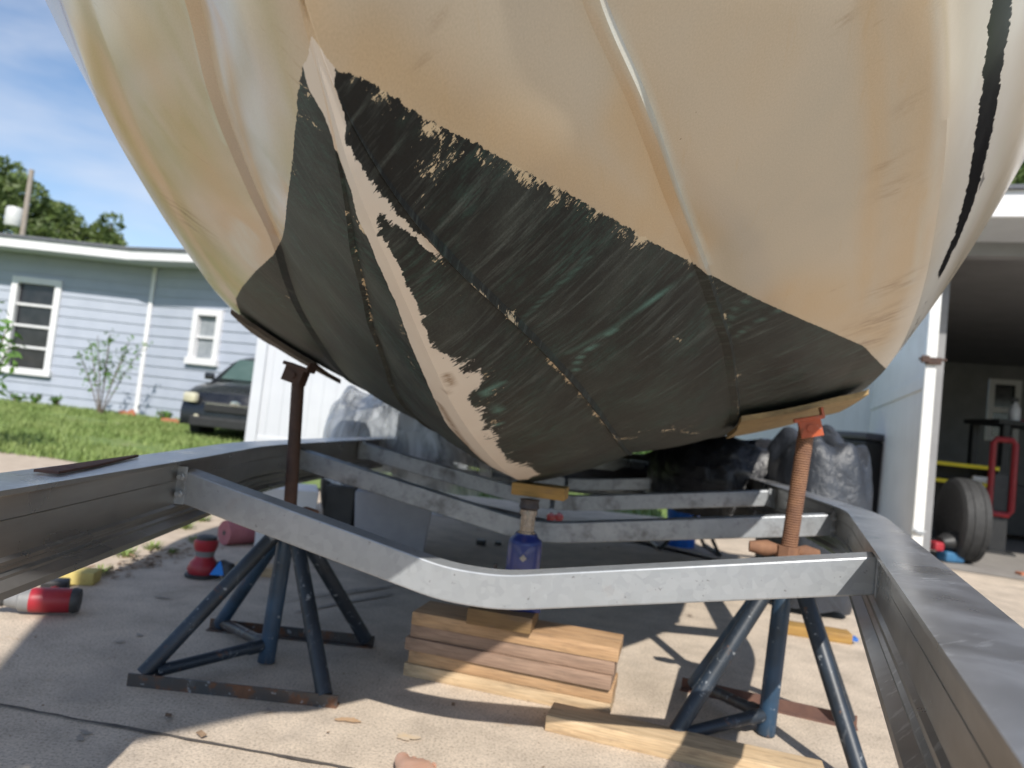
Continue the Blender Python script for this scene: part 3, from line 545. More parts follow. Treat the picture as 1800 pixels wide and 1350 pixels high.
def conform_pad(name, c, size, yawv, mat, parent, th=.014, gap=.003, n=14):
    """plywood pad that follows the hull underside: c = centre in boat frame (s, b)"""
    sgn = 1 if c[1] > 0 else -1; t = bmesh.new(); g = []
    for i in range(n+1):
        row = []
        for j in range(n+1):
            s = c[0]+(i/n-.5)*size[0]; b = abs(c[1])+(j/n-.5)*size[1]; s2 = s+(j/n-.5)*yawv*sgn
            st = np.array(station(s2)); z = float(np.interp(b, st[:90, 0], st[:90, 1]))
            x, y = to_boat(s2, sgn*b); row.append((x, y, z-gap))
        g.append(row)
    for layer in (0, 1):
        for row in g:
            for p in row: t.verts.new((p[0], p[1], p[2]-layer*th))
    t.verts.ensure_lookup_table(); W_ = n+1; K = W_*W_
    for i in range(n):
        for j in range(n):
            a, b, c_, d_ = i*W_+j, i*W_+j+1, (i+1)*W_+j+1, (i+1)*W_+j
            t.faces.new([t.verts[k] for k in (a, b, c_, d_)]); t.faces.new([t.verts[K+k] for k in (d_, c_, b, a)])
    for i in range(n):
        for a, b in ((i*W_, (i+1)*W_), (i*W_+n, (i+1)*W_+n), (i, i+1), (n*W_+i, n*W_+i+1)):
            t.faces.new([t.verts[k] for k in (a, b, K+b, K+a)])
    bmesh.ops.recalc_face_normals(t, faces=t.faces)
    me = bpy.data.meshes.new(name); t.to_mesh(me); t.free(); o = link(name, me, mat, None)
    o.parent = parent; o.matrix_parent_inverse = (Matrix.Translation(parent.location) @ parent.rotation_euler.to_matrix().to_4x4()).inverted(); return o
js1, A1 = jack_stand((-.58, 1.96), .37, (-.590, 1.96, .805), (.25, 0, 1), 'blue-black jack stand left of the wood stack, with dark rusty screw', .0185, None, M['rust_dark'], M['rust_dark'])
js2, A2 = jack_stand((.735, 1.84), .43, (.757, 1.80, .808), (-.28, -.05, 1), 'blue-black jack stand near the right rail, with orange bracket on a rusty screw',   .0208, M['rusty_bar'], M['orange_paint'], M['rust'], yaw=math.radians(-20), sc=.92)
conform_pad('pad', (1.54, .725), (.26, .33), .10, M['plywood'], js2, gap=.020)
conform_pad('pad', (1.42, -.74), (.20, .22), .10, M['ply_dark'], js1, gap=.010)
# ------------------------------------------------------------------ timber, jack
def board(name, c, size, yaw, mat, label, cat, group=None, tilt=0.0, bev=.003):
    r = MB().box((0, 0, 0), size, bev=bev)
    for v in r.b.verts: v.co.z += random.uniform(-.0006, .0006)
    o = r.build(name, mat, None, True, 30); o.location = c; o.rotation_euler = (0, tilt, yaw)
    return tag(o, label, cat, group)
ya = math.radians(-14.5); sc_ = Vector((.080, 1.975, 0))
cols = ['pine_pale', 'pine', 'pine_grey', 'pine_grey', 'pine']; nm = ['pale yellow plank at the bottom of the wood stack, lying on the concrete', 'yellow plank second from the bottom of the wood stack', 'grey-brown plank in the middle of the wood stack', 'reddish grey plank second from the top of the wood stack', 'yellow plank at the top of the wood stack, under the dark block']
for k in range(5):
    ox = (0, .006, -.004, .004, .007)[k]; board('plank', (sc_.x+ox, sc_.y+(0, .004, -.003, .003, -.002)[k], .0175+.035*k), (.565-.006*(k % 2), .14, .0342), ya+(0, .004, -.006, .003, .01)[k], M[cols[k]], nm[k], 'plank', 'planks stacked under the bottle jack')
board('wood_block', (.045, 1.955, .175+.0205), (.175, .125, .041), ya+.05, M['timber_dark'], 'dark brown wood block between the bottle jack and the top plank', 'wood block')
board('wood_block', tuple(at(950, 862, 2.02)), (.15, .09, .034), math.radians(-12), M['timber_yellow'], 'yellow wood block wedged between the jack head and the keel', 'wood block', bev=.002)
board('plank', tuple(gnd(965, 1290)+Vector((.30, -.03, .019))), (.62, .088, .038), math.radians(-16), M['pine_pale'], 'loose pale plank lying on the concrete in front of the stack', 'plank')
pk = board('plank', tuple(gnd(1452, 1128)+Vector((-.02, .06, .019))), (.26, .088, .038), math.radians(-12), M['timber_yellow'], 'short yellow plank on the sunny concrete behind the right jack stand', 'plank')
q = MB().box((.138, -.01, .0), (.03, .05, .012), bev=.002).build('tape_end', simple('blue_tape', (.03, .16, .55), (.02, .12, .45), .6), pk)
board('plank', tuple(gnd(445, 1012)+Vector((0, .03, .018))), (.17, .085, .036), math.radians(14), M['pine_pale'], 'short pale wood offcut on the concrete behind the left jack stand', 'plank')
bj = empty('bottle_jack', (at(924, 950, 1.975).x, 1.975, .2165), 0, 'blue hydraulic bottle jack standing on the wood stack under the keel', 'bottle jack'); bj.scale.z = 1.01
mb_ = simple('jack_blue', (.009, .02, .13), (.014, .03, .18), .35, scale=14, coat=.4, c3=(.05, .05, .08)); mchr = simple('jack_ram', (.32, .30, .28), (.20, .18, .16), .25, .95, scale=30); mbk = simple('jack_black', (.02, .02, .025), (.05, .04, .04), .5)
MB().box((0, 0, .012), (.115, .09, .024), bev=.004).build('base', mb_, bj)
MB().lathe([(0, .024), (.044, .024), (.047, .05), (.047, .172), (.044, .184), (.033, .192), (.030, .200), (0, .200)], 24, None).build('cylinder', mb_, bj, True, 40)
MB().box((0, -.046, .085), (.036, .006, .05), bev=.002).build('warning_plate', simple('brown_plate', (.10, .06, .05), (.16, .12, .1), .6), bj)
MB().box((-.045, 0, .05), (.03, .035, .06), bev=.006).build('pump', mb_, bj)
MB().lathe([(0, .199), (.025, .199), (.025, .205), (.0205, .206), (.0205, .25), (.0245, .251), (.0245, .264), (0, .264)], 20).build('ram', mchr, bj, True, 40)
MB().lathe([(0, .263), (.022, .263), (.028, .270), (.025, .286), (.028, .292), (0, .292)], 14).build('saddle', mbk, bj, True, 40)
MB().box((-.004, -.0475, .140), (.014, .003, .014), rot=(0, math.radians(45), 0)).build('label_plate', simple('plate', (.35, .32, .28), rough=.6), bj)
MB().tube([(-.06, 0, .08), (-.075, -.005, .09), (-.075, -.005, .11)], .006, 8).build('handle_socket', mbk, bj, True)
# ------------------------------------------------------------------ small tools on the left
mred = simple('tool_red', (.36, .014, .025), (.28, .02, .03), .42, scale=8); mgrey = simple('tool_grey', (.22, .22, .22), (.16, .16, .16), .5); mblk = simple('tool_black', (.02, .02, .022), (.045, .045, .045), .55); mst = simple('tool_steel', (.45, .45, .45), (.35, .35, .34), .3, .9)
dp = gnd(50, 1088); dr = empty('impact_driver', (dp.x, dp.y+.05, .0), math.radians(20), 'red and black cordless driver lying on the concrete under the left rail', 'power drill')
X90 = axis_matrix((-.02, 0, .042), (1, 0, 0))
MB().lathe([(0, -.01), (.034, -.01), (.036, 0), (.036, .095), (.033, .10), (0, .10)], 22, X90).build('motor_housing', mred, dr, True, 40)
MB().lathe([(0, -.075), (.016, -.075), (.022, -.06), (.026, -.04), (.032, -.035), (.0345, -.008), (0, -.008)], 22, axis_matrix((-.02, 0, .042), (1, 0, 0))).build('gearbox', mgrey, dr, True, 30)
MB().lathe([(0, .0), (.013, .0), (.02, .012), (.014, .05), (0, .05)], 16, axis_matrix((-.085, 0, .042), (-1, 0, 0))).build('chuck', mblk, dr, True)
MB().lathe([(0, 0), (.036, 0), (.038, .008), (.034, .022), (0, .022)], 22, axis_matrix((.078, 0, .042), (1, 0, 0))).build('end_cap', mblk, dr, True, 30)
MB().tube([(-.13, 0, .042), (-.20, 0, .04)], [.011, .011], 12).build('socket', mst, dr, True)
MB().tube([(.02, .03, .04), (.01, .09, .03), (.0, .15, .025)], [.02, .018, .02], 12).build('handle', mred, dr, True)
MB().box((-.005, .18, .03), (.075, .055, .06), bev=.008).build('battery', mblk, dr)
sp = gnd(338, 1016); sn = empty('orbital_sander', (sp.x+.02, sp.y+.04, 0), 0, 'red and black orbital sander standing on the concrete by the pink roll', 'sander')
MB().lathe([(0, 0), (.062, 0), (.064, .010), (.058, .014), (0, .014)], 26).build('sanding_pad', mblk, sn, True, 40)
MB().lathe([(0, .014), (.052, .014), (.058, .03), (.050, .055), (.036, .07), (.034, .078), (0, .078)], 26).build('skirt', mred, sn, True, 40)
MB().lathe([(0, .078), (.033, .078), (.036, .095), (.038, .10), (0, .10)], 26).build('motor_collar', mgrey, sn, True, 40)
MB().lathe([(0, .10), (.038, .10), (.044, .118), (.044, .135), (.038, .142), (0, .142)], 26).build('body', mred, sn, True, 40)
MB().lathe([(0, .142), (.038, .142), (.036, .153), (.02, .158), (0, .158)], 26).build('palm_grip', mblk, sn, True, 40)
MB().tube([(.045, .01, .04), (.075, 0, .05), (.10, -.01, .045), (.112, -.02, .015)], [.018, .022, .026, .024], 12).build('dust_port', mblk, sn, True)
pf = MB().prism([(0, 0), (.055, 0), (.03, .055)], 0, .002, axis_matrix((.045, -.045, .02), (.2, -1, .3), (0, 0, 1))).build('blue_tag', simple('blue_paper', (.02, .2, .65), (.03, .24, .7), .7), sn)
pr = gnd(395, 962); o = MB().lathe([(.012, -.075), (.055, -.075), (.057, -.07), (.057, .07), (.055, .075), (.012, .075)], 30, axis_matrix((0, 0, .057), (.62, .78, 0))).build('foam_roll', simple('pink_foam', (.42, .15, .16), (.36, .12, .13), .8, scale=30, bumpk=.2), None, True, 50); o.location = (pr.x+.02, pr.y+.10, 0); tag(o, 'rolled pink foam lying on the concrete beside the sander', 'foam roll')
MB().lathe([(0, -.0762), (.012, -.0762), (.012, -.0752), (0, -.0752)], 16, axis_matrix((0, 0, .057), (.62, .78, 0))).build('core', mblk, o)
p = gnd(122, 1028); board('sponge', (p.x, p.y+.04, .022), (.13, .085, .044), math.radians(12), simple('sponge', (.55, .45, .16), (.48, .38, .13), .95, scale=60, bumpk=.6), 'yellow sponge block on the concrete edge behind the red driver', 'sponge', bev=.006)
# ------------------------------------------------------------------ bare foot of the person holding the camera
skin = None
def skin_mat():
    m, nt, bs = newmat('skin'); n = noise(nt, 18, 4)
    nt.links.new(ramp(nt, n, [(.3, (.60, .34, .24)), (.7, (.70, .43, .31))]), bs.inputs['Base Color']); bs.inputs['Roughness'].default_value = .5; bs.inputs['Subsurface Weight'].default_value = .15; bs.inputs['Subsurface Radius'].default_value = (.01, .004, .002); return m
M['skin'] = skin_mat()
pe = empty('person', (-.085, 1.29, 0), math.radians(8), 'bare foot of a person resting on the sunny concrete at the bottom of the picture', 'person')
def skinned(name, pts, edges, mat, parent, sub=2):
    me = bpy.data.meshes.new(name); me.from_pydata([p[:3] for p in pts], edges, []); o = link(name, me, mat, parent)
    md = o.modifiers.new('s', 'SKIN'); 
    for v, p in zip(me.skin_vertices[0].data, pts): v.radius = (p[3], p[4] if len(p) > 4 else p[3]); v.use_root = False
    me.skin_vertices[0].data[0].use_root = True
    md.use_smooth_shade = True; o.modifiers.new('d', 'SUBSURF').levels = sub; o.modifiers['d'].render_levels = sub
    return o
pts = [(0, -.02, .048, .032, .036), (0, .06, .042, .036, .030), (.0, .12, .034, .042, .022), (-.02, -.08, .075, .036, .036), (-.03, -.2, .10, .042), (-.04, -.38, .11, .055), (-.04, -.55, .12, .062)]
ed = [(0, 1), (1, 2), (0, 3), (3, 4), (4, 5), (5, 6)]
for k, (tx, ln, rd) in enumerate(((-.028, .052, .0175), (-.005, .050, .0095), (.008, .045, .008), (.022, .037, .0078), (.035, .028, .0072))):
    i = len(pts); pts += [(tx*.85, .145, .024, rd*1.05), (tx, .145+ln*.6, .022, rd), (tx, .145+ln, .015, rd*.9)]; ed += [(2, i), (i, i+1), (i+1, i+2)]
skinned('leg_and_foot', pts, ed, M['skin'], pe)
# ------------------------------------------------------------------ ground
def sheet(name, poly, z, mat, kind='structure'):
    b = MB(); vs = [b.b.verts.new((x, y, z)) for x, y in poly]; b.b.faces.new(vs); o = b.build(name, mat); 
    return tag(o, kind=kind)
eA = gnd(160, 1022); eB = gnd(366, 962); ed_ = (eB-eA).normalized()
e0 = eA-ed_*6; e1 = eA+ed_*4.2
sheet('ground', [(-400, -400), (400, -400), (400, 400), (-400, 400)], -.03, M['far_ground'])
sheet('sand_strip', [(e0.x, e0.y), (e1.x, e1.y), (e1.x+.2, 6.6), (-2.5, 6.3), (-9, 6.2), (-14, -6)], -.012, M['sand'])
# driveway slab with real thickness, split by a control joint
J0 = gnd(0, 1238); J1 = gnd(560, 1346); jd = (J1-J0).normalized()
far = [(e1.x, e1.y), (-.9, 6.6), (1.6, 6.5), (3.2, 7.2), (5.5, 12.5), (12, 12.5), (12, -6), (e0.x, e0.y)]
b = MB(); b.prism(far[::-1], -.10, 0); tag(b.build('driveway', M['concrete']), kind='structure')
M['shade_concrete'] = simple('shade_concrete', (.27, .25, .23), (.20, .185, .17), .9, scale=7, bumpk=.2, c3=(.16, .14, .13), detail=8)  # garage slab concrete, with the shade over it put into its dark grey
sheet('garage_floor', [(3.05, 5.25), (5.3, 4.42), (12, 2.0), (14.5, 9.0), (6.2, 12.45), (5.5, 12.2)], .005, M['shade_concrete'])
jw = []; n = 150
for k in range(n+1):
    p = J0-jd*2.2+jd*(k/n*6.5); nn = Vector((-jd.y, jd.x, 0)); w_ = .0032+.003*random.random()**2; o_ = random.uniform(-.002, .002)+.006*math.sin(k*.21)
    jw.append((p+nn*(o_-w_), p+nn*(o_+w_)))
b = MB()
for (a, c), (a2, c2) in zip(jw, jw[1:]):
    for v in (a, c, a2, c2): v.z = .0035
    b.quad(a, a2, c2, c)
tag(b.build('driveway_joint', M['joint']), kind='structure')
def blob(name, c, rx, ry, z, mat, seed, ang=0, n=40):
    random.seed(seed); ph = [random.uniform(0, 6.28) for _ in range(4)]; b = MB(); vs = []
    for k in range(n):
        a = 2*math.pi*k/n; r = 1+.25*math.sin(2*a+ph[0])+.18*math.sin(3*a+ph[1])+.12*math.sin(5*a+ph[2])+.08*math.sin(9*a+ph[3])
        x = rx*r*math.cos(a); y = ry*r*math.sin(a); vs.append(b.b.verts.new((c.x+x*math.cos(ang)-y*math.sin(ang), c.y+x*math.sin(ang)+y*math.cos(ang), z)))
    b.b.faces.new(vs); return tag(b.build(name, mat), kind='structure')
M['stain_rust'] = simple('stain_rust', (.44, .26, .13), (.50, .36, .24), .9, scale=40)
M['stain_dark'] = simple('stain_dark', (.28, .245, .21), (.38, .33, .28), .85, scale=30)
blob('ground_stain', gnd(612, 1268), .022, .014, .004, M['stain_rust'], 3); blob('ground_stain', gnd(716, 1298), .02, .02, .004, simple('stain_pale', (.58, .44, .28), (.52, .44, .36), .9, scale=50), 4)
for k, (x, y, rx, ry, a) in enumerate([(610, 1060, .20, .012, .95), (640, 1040, .17, .010, .95), (585, 1045, .16, .009, .9), (1000, 1000, .5, .2, 0)]):
    if k < 3: blob('ground_stain', gnd(x, y), rx, ry, .004+.001*k, M['stain_dark'], 11+k, a)
for k, (x, y) in enumerate([(285, 1052), (240, 975), (140, 1300), (245, 1118), (210, 1130), (470, 1252), (150, 1290)]): blob('ground_stain', gnd(x, y), .012 if k else .03, .007, .004, M['stain_dark'], 30+k, k)
# leaf litter and soil along the slab edge
M['litter'] = simple('litter', (.16, .10, .06), (.28, .19, .12), .95, scale=60)
b = MB()
for k in range(900):
    t = random.uniform(-.2, 2.6); p = eA+ed_*t+Vector((-ed_.y, ed_.x, 0))*abs(random.gauss(0, .07))*(1 if random.random() < .8 else -.5)
    if random.random() > .25+.75*max(0, math.sin(t*3.1+.4)): continue
    s = random.uniform(.004, .014); a = random.uniform(0, 6.28); u = Vector((math.cos(a), math.sin(a), random.uniform(-.3, .3)))*s; v = Vector((-math.sin(a), math.cos(a), random.uniform(-.2, .5)))*s*.5; p.z = .006
    b.quad(p-u-v, p+u-v, p+u+v, p-u+v)
tag(b.build('leaf_litter', M['litter']), kind='stuff')
# grit, chips and dead leaves scattered on the slab
b = MB()
for k in range(420):
    x = random.uniform(-2.2, 2.2); y = random.uniform(1.2, 5.0)
    s = random.uniform(.0015, .004) if random.random() < .85 else random.uniform(.006, .013); a = random.uniform(0, 6.28); u = Vector((math.cos(a), math.sin(a), random.uniform(-.2, .2)))*s; v = Vector((-math.sin(a), math.cos(a), random.uniform(0, .4)))*s*.5; p = Vector((x, y, .004+s*.3))
    b.quad(p-u-v, p+u-v, p+u+v, p-u+v)
tag(b.build('grit', M['litter']), kind='stuff')
# raised lawn towards the house
def lawn_z(x, y): return -.008+max(0, min(1, (y-6.0)/7.0))*.09
b = MB(); nx, ny = 30, 16; g = []
for j in range(ny+1):
    y0 = 5.9+(18-5.9)*j/ny; g.append([(-22+21.0*i/nx, y0+.25*math.sin(i*1.3)*(j == 0)) for i in range(nx+1)])
vs = [[b.b.verts.new((x, y, lawn_z(x, y))) for x, y in r] for r in g]
for r0, r1 in zip(vs, vs[1:]):
    for k in range(nx): b.b.faces.new((r0[k], r0[k+1], r1[k+1], r1[k]))
tag(b.build('lawn', M['lawn_soil']), kind='structure')
def blades(name, region, n, h, zf, patch=None):
    V = []; F_ = []; 
    for k in range(n):
        x, y = region()
        if patch and not patch(x, y): continue
        z = zf(x, y); a = random.uniform(0, 6.28); hh = h*random.uniform(.5, 1.3); w_ = .006+hh*.05; lean = hh*random.uniform(.1, .7); i = len(V)
        dx, dy = math.cos(a), math.sin(a)
        V += [(x-dy*w_, y+dx*w_, z), (x+dy*w_, y-dx*w_, z), (x+dx*lean, y+dy*lean, z+hh)]; F_.append((i, i+1, i+2))
    me = bpy.data.meshes.new(name); me.from_pydata(V, [], F_); return tag(link(name, me, M['grass']), kind='stuff')
def patchy(x, y): return (math.sin(x*2.1+1.3*math.sin(y*1.7))+math.sin(y*2.6+x*.7)+random.uniform(-.9, .9)) > -1.0+max(0, (6.9-y))*1.1
blades('grass', lambda: (random.uniform(-11, -2.0), random.uniform(6.0, 13.2)), 70000, .06, lawn_z, patchy)
blades('backyard_grass', lambda: (random.uniform(-1.6, 5.5), random.uniform(6.6, 22)), 30000, .07, lambda x, y: -.03, lambda x, y: not (x > 1.6 and (y-6.5) < (x-1.6)*1.6))
for k, (px, py, s) in enumerate([(222, 972, .05), (268, 960, .035), (180, 1003, .03), (355, 912, .04), (325, 925, .05), (305, 968, .02), (345, 948, .03)]):
    p = gnd(px, py); V = []; F_ = []
    for q in range(60):
        a = random.uniform(0, 6.28); r = s*random.random(); x, y = p.x+r*math.cos(a), p.y+r*math.sin(a); hh = s*random.uniform(.4, 1); i = len(V); w_ = .004
        V += [(x-math.sin(a)*w_, y+math.cos(a)*w_, -.012), (x+math.sin(a)*w_, y-math.cos(a)*w_, -.012), (x+math.cos(a)*hh, y+math.sin(a)*hh, hh*.7)]; F_.append((i, i+1, i+2))
    me = bpy.data.meshes.new('weed'); me.from_pydata(V, [], F_)
    tag(link('weed', me, M['grass']), ['largest weed tuft at the slab edge under the left rail', 'small weed tuft right of the largest one at the slab edge', 'weed tuft by the yellow sponge', 'tuft of green in the sand just below the left rail joint', 'green tuft in the sand left of the pink roll', 'tiny weed in the leaf litter at the slab edge', 'weed between the litter and the pink roll'][k], 'weed', 'weeds along the slab edge')
# ------------------------------------------------------------------ foliage
def leafmat(name, a, b_, c):
    m, nt, bs = newmat(name); n = noise(nt, 1.7, 3); n2 = noise(nt, 14, 2); col = ramp(nt, n, [(.3, a), (.5, b_), (.7, c)]); col = mixc(nt, 1.0, col, ramp(nt, n2, [(.3, g3(.65)), (.7, g3(1.3))]), 'MULTIPLY')
    nt.links.new(col, bs.inputs['Base Color']); bs.inputs['Roughness'].default_value = .55; bs.inputs['Subsurface Weight'].default_value = 0
    tr_ = N(nt, 'ShaderNodeBsdfTranslucent'); nt.links.new(col, tr_.inputs[0]); ms = N(nt, 'ShaderNodeMixShader'); ms.inputs[0].default_value = .25
    out = nt.nodes['Material Output']; nt.links.new(bs.outputs[0], ms.inputs[1]); nt.links.new(tr_.outputs[0], ms.inputs[2]); nt.links.new(ms.outputs[0], out.inputs[0]); return m
M['leaf'] = leafmat('leaf', (.065, .10, .025), (.10, .145, .035), (.16, .20, .06)); M['leaf2'] = leafmat('leaf2', (.05, .12, .015), (.10, .22, .03), (.16, .28, .05)); M['bark'] = simple('bark', (.16, .12, .09), (.09, .07, .05), .9, scale=12)
def leaves(clumps, per, size, name, mat, parent, seed=1):
    rs = np.random.RandomState(seed); V = []; F_ = []
    for (cx, cy, cz, r) in clumps:
        n = int(per*r*r)
        for k in range(n):
            v = rs.normal(size=3); v /= np.linalg.norm(v); rad = r*(.55+.5*rs.rand()**.6); p = np.array([cx, cy, cz])+v*rad*np.array([1, 1, .8])
            u = rs.normal(size=3); u /= np.linalg.norm(u); w = np.cross(u, rs.normal(size=3)); w /= np.linalg.norm(w)+1e-9; s = size*(.6+.8*rs.rand()); i = len(V)
            V += [tuple(p-u*s), tuple(p+w*s*.45), tuple(p+u*s), tuple(p-w*s*.45)]; F_.append((i, i+1, i+2, i+3))
    me = bpy.data.meshes.new(name); me.from_pydata(V, [], F_); return link(name, me, mat, parent)
def tree(loc, height, clumps, per, size, label, seed, group=None):
    r = empty('tree', loc, 0, label, 'tree', group); t = MB(); t.tube([(0, 0, -.1), (.1, 0, height*.3), (-.05, .05, height*.62)], [height*.03, height*.022, height*.012], 10)
    for c in clumps[:7]: t.tube([(0, 0, height*.38), (c[0]*.5, c[1]*.5, (height*.4+c[2])*.52), (c[0]*.9, c[1]*.9, c[2])], [height*.012, height*.008, height*.003], 6)
    t.build('trunk', M['bark'], r, True); leaves(clumps, per, size, 'crown', M['leaf'], r, seed); return r
def clumpset(n, rx, ry, z0, z1, r0, r1, seed):
    rs = np.random.RandomState(seed); o = []
    for k in range(n):
        a = rs.rand()*6.28; q = rs.rand()**.5; zz = z0+(z1-z0)*rs.rand(); sh = math.sin(math.pi*min(.95, max(.12, (zz-z0)/(z1-z0)*.8+.15))); o.append((rx*q*math.cos(a)*sh, ry*q*math.sin(a)*sh, zz, r0+(r1-r0)*rs.rand()))
    return o
def bx(px, d): # world x for a pixel column near the horizon at distance d
    return at(px, 700, d).x
T1 = at(-30, 430, 27); tree((T1.x, 27, 0), 8, clumpset(44, 3.2, 2.2, 3.2, 8.2, .6, 1.05, 5), 420, .13, 'broad green tree rising behind the grey roof, with a power pole in front', 21)
T1 = at(105, 430, 29); tree((T1.x, 29, 0), 6.5, clumpset(28, 1.7, 1.5, 3.4, 7.2, .55, .95, 8), 420, .13, 'middle green tree behind the roof, shorter than the broad one', 22)
T1 = at(186, 430, 28); tree((T1.x, 28, 0), 6, clumpset(22, .9, .9, 4.2, 6.9, .45, .7, 9), 520, .12, 'smaller round green tree behind the roof, right of the broad one', 23)
T1 = at(1830, 330, 16); tree((T1.x, 16, 0), 8.5, clumpset(22, 2.2, 2, 4.0, 9.0, .5, .9, 10), 420, .12, 'dark tree showing above the garage roof edge', 24)
pl = at(50, 340, 24); up_ = empty('utility_pole', (pl.x, 24, 0), 0, 'grey wooden power pole with a white transformer in front of the trees', 'utility pole')
MB().tube([(0, 0, -.1), (.0, 0, 7.5)], [.10, .08], 14).build('pole', simple('pole_wood', (.34, .29, .25), (.26, .22, .19), .9, scale=10), up_, True)
tz = at(38, 384, 24).z
MB().lathe([(0, -.32), (.24, -.32), (.26, -.28), (.26, .26), (.22, .32), (0, .36)], 20, Matrix.Translation((-.30, -.1, tz))).build('transformer', simple('white_metal', (.62, .62, .60), (.5, .5, .5), .4), up_, True)
# ------------------------------------------------------------------ neighbour's house
hz = .08; C0 = Vector((-7.0, 13.5, 0)); Wd = Vector((1.45, -.50, 0)).normalized(); H_ = 2.82
M['siding'] = simple('siding', (.385, .415, .485), (.345, .375, .445), .6, scale=3, spec=.3); M['trim'] = simple('trim', (.72, .71, .72), (.66, .65, .66), .5, scale=6); M['roof'] = simple('roof', (.10, .105, .12), (.14, .145, .16), .9, scale=30); M['glass'] = simple('dark_glass', (.012, .014, .018), (.03, .03, .035), .08, scale=4)
M['curtain'] = simple('curtain', (.30, .32, .34), (.20, .22, .24), .7, scale=8); M['soffit'] = simple('soffit', (.55, .57, .60), (.5, .52, .55), .7, scale=6)
hs = empty('house', (C0.x, C0.y, hz), 0, 'light blue clapboard house with white trim and low grey roof, across the lawn', 'house')
def lap_wall(name, p0, p1, z0, z1, mat, parent, pitch=.19, holes=()):
    """horizontal lap siding: each course a thin wedge, cut round the window openings; p0->p1, outward normal on the camera side"""
    p0 = Vector(p0); p1 = Vector(p1); L_ = (p1-p0).length; d = (p1-p0).normalized(); n = Vector((d.y, -d.x, 0)); b = MB(); z = z0
    while z < z1-1e-4:
        zt = min(z1, z+pitch); cuts = sorted({0.0, L_} | {h[0] for h in holes if h[2] < zt and h[3] > z} | {h[1] for h in holes if h[2] < zt and h[3] > z})
        for a, c in zip(cuts, cuts[1:]):
            mid = (a+c)/2
            if any(h[0] < mid < h[1] and h[2] < (z+zt)/2 < h[3] for h in holes): continue
            A = p0+d*a; B = p0+d*c
            o1 = n*.022; o2 = n*.004; lo = Vector((0, 0, z)); hi = Vector((0, 0, zt))
            b.quad(A+o1+lo, B+o1+lo, B+o2+hi, A+o2+hi); b.quad(A+lo-n*.02, B+lo-n*.02, B+o1+lo, A+o1+lo)
        z = zt
    b.quad(p0-n*.12+Vector((0, 0, z0)), p1-n*.12+Vector((0, 0, z0)), p1-n*.12+Vector((0, 0, z1)), p0-n*.12+Vector((0, 0, z1)))
    return b.build(name, mat, parent)
def loc_(p): return Vector((p[0]-C0.x, p[1]-C0.y, 0))
def window(parent, p, d, w, h, z0, panes, fr=.115, name='window', glass=None, openp=False):
    """frame boxes around a recessed pane stack; p = left bottom on wall line, d along wall"""
    d = Vector(d).normalized(); n = Vector((d.y, -d.x, 0)); R3 = Matrix((d, -n, Vector((0, 0, 1)))).transposed(); c = Vector(p)+d*w/2+Vector((0, 0, z0+h/2))
    q = MB()
    for s in (-1, 1): q.box(c+d*s*(w/2-fr/2)+n*.02, (fr, .10, h), R3, bev=.004)
    q.box(c+Vector((0, 0, h/2-fr/2))+n*.021, (w-2*fr, .10, fr), R3, bev=.004); q.box(c-Vector((0, 0, h/2-fr*.5))+n*.035, (w+.06, .14, fr*1.1), R3, bev=.004)
    f = q.build(name, M['trim'], parent); iw, ih = w-2*fr, h-2*fr
    for k in range(panes):
        zc = c.z-ih/2+ih*(k+.5)/panes; cc = Vector((c.x, c.y, zc))
        MB().box(cc-n*.03, (iw, .008, ih/panes-.03), R3).build('pane', glass or M['glass'], f)
    for k in range(1, panes): MB().box(Vector((c.x, c.y, c.z-ih/2+ih*k/panes))-n*.0, (iw, .05, .045), R3, bev=.003).build('bar', M['trim'], f)
    return f, c, d, n
def on_wall(px, py, P0, D):      # intersect a pixel ray with the vertical wall plane
    n = Vector((D[1], -D[0], 0)); r = ray(px, py); o_ = Vector((0, 0, CAM_H)); t = ((Vector(P0)-o_).dot(n))/(r.dot(n)); return o_+r*t
a = on_wall(10, 600, C0, (1, 0, 0)); b_ = on_wall(98, 600, C0, (1, 0, 0)); zt = on_wall(70, 490, C0, (1, 0, 0)).z; zb = on_wall(45, 658, C0, (1, 0, 0)).z
w1 = (a.x-C0.x, b_.x-C0.x, zb-hz, zt-hz)
wp0 = Vector((-9.0, 0, 0))
lap_wall('wall', wp0, (0, 0, 0), 0, H_, M['siding'], hs, holes=[(w1[0]+9.0, w1[1]+9.0, w1[2], w1[3])])
window(hs, (w1[0], 0, 0), (1, 0, 0), w1[1]-w1[0], w1[3]-w1[2], w1[2], 4)
a2 = on_wall(339, 590, C0, Wd); b2 = on_wall(390, 590, C0, Wd); z2t = on_wall(370, 545, C0, Wd).z; z2b = on_wall(360, 642, C0, Wd).z
s0 = (a2-C0).dot(Wd); s1 = (b2-C0).dot(Wd); W2L = 3.0
lap_wall('wall', (0, 0, 0), Wd*W2L, 0, H_, M['siding'], hs, holes=[(s0, s1, z2b-hz, z2t-hz)])
window(hs, Wd*s0, Wd, s1-s0, z2t-z2b, z2b-hz, 2, glass=M['curtain'])
e2 = Wd*W2L; lap_wall('wall', e2, e2+Vector((.6, 5, 0)), 0, H_, M['siding'], hs)
MB().box((0, -.02, H_/2), (.075, .09, H_), bev=.004).build('corner_trim', M['trim'], hs)
MB().box((e2.x, e2.y, H_/2), (.11, .11, H_), bev=.004).build('corner_trim', M['trim'], hs)
MB().box((e2.x-.05, e2.y-.14, 1.35), (.14, .08, .42), bev=.01).build('brick_panel', simple('brick', (.42, .16, .10), (.34, .13, .08), .9, scale=18), hs)
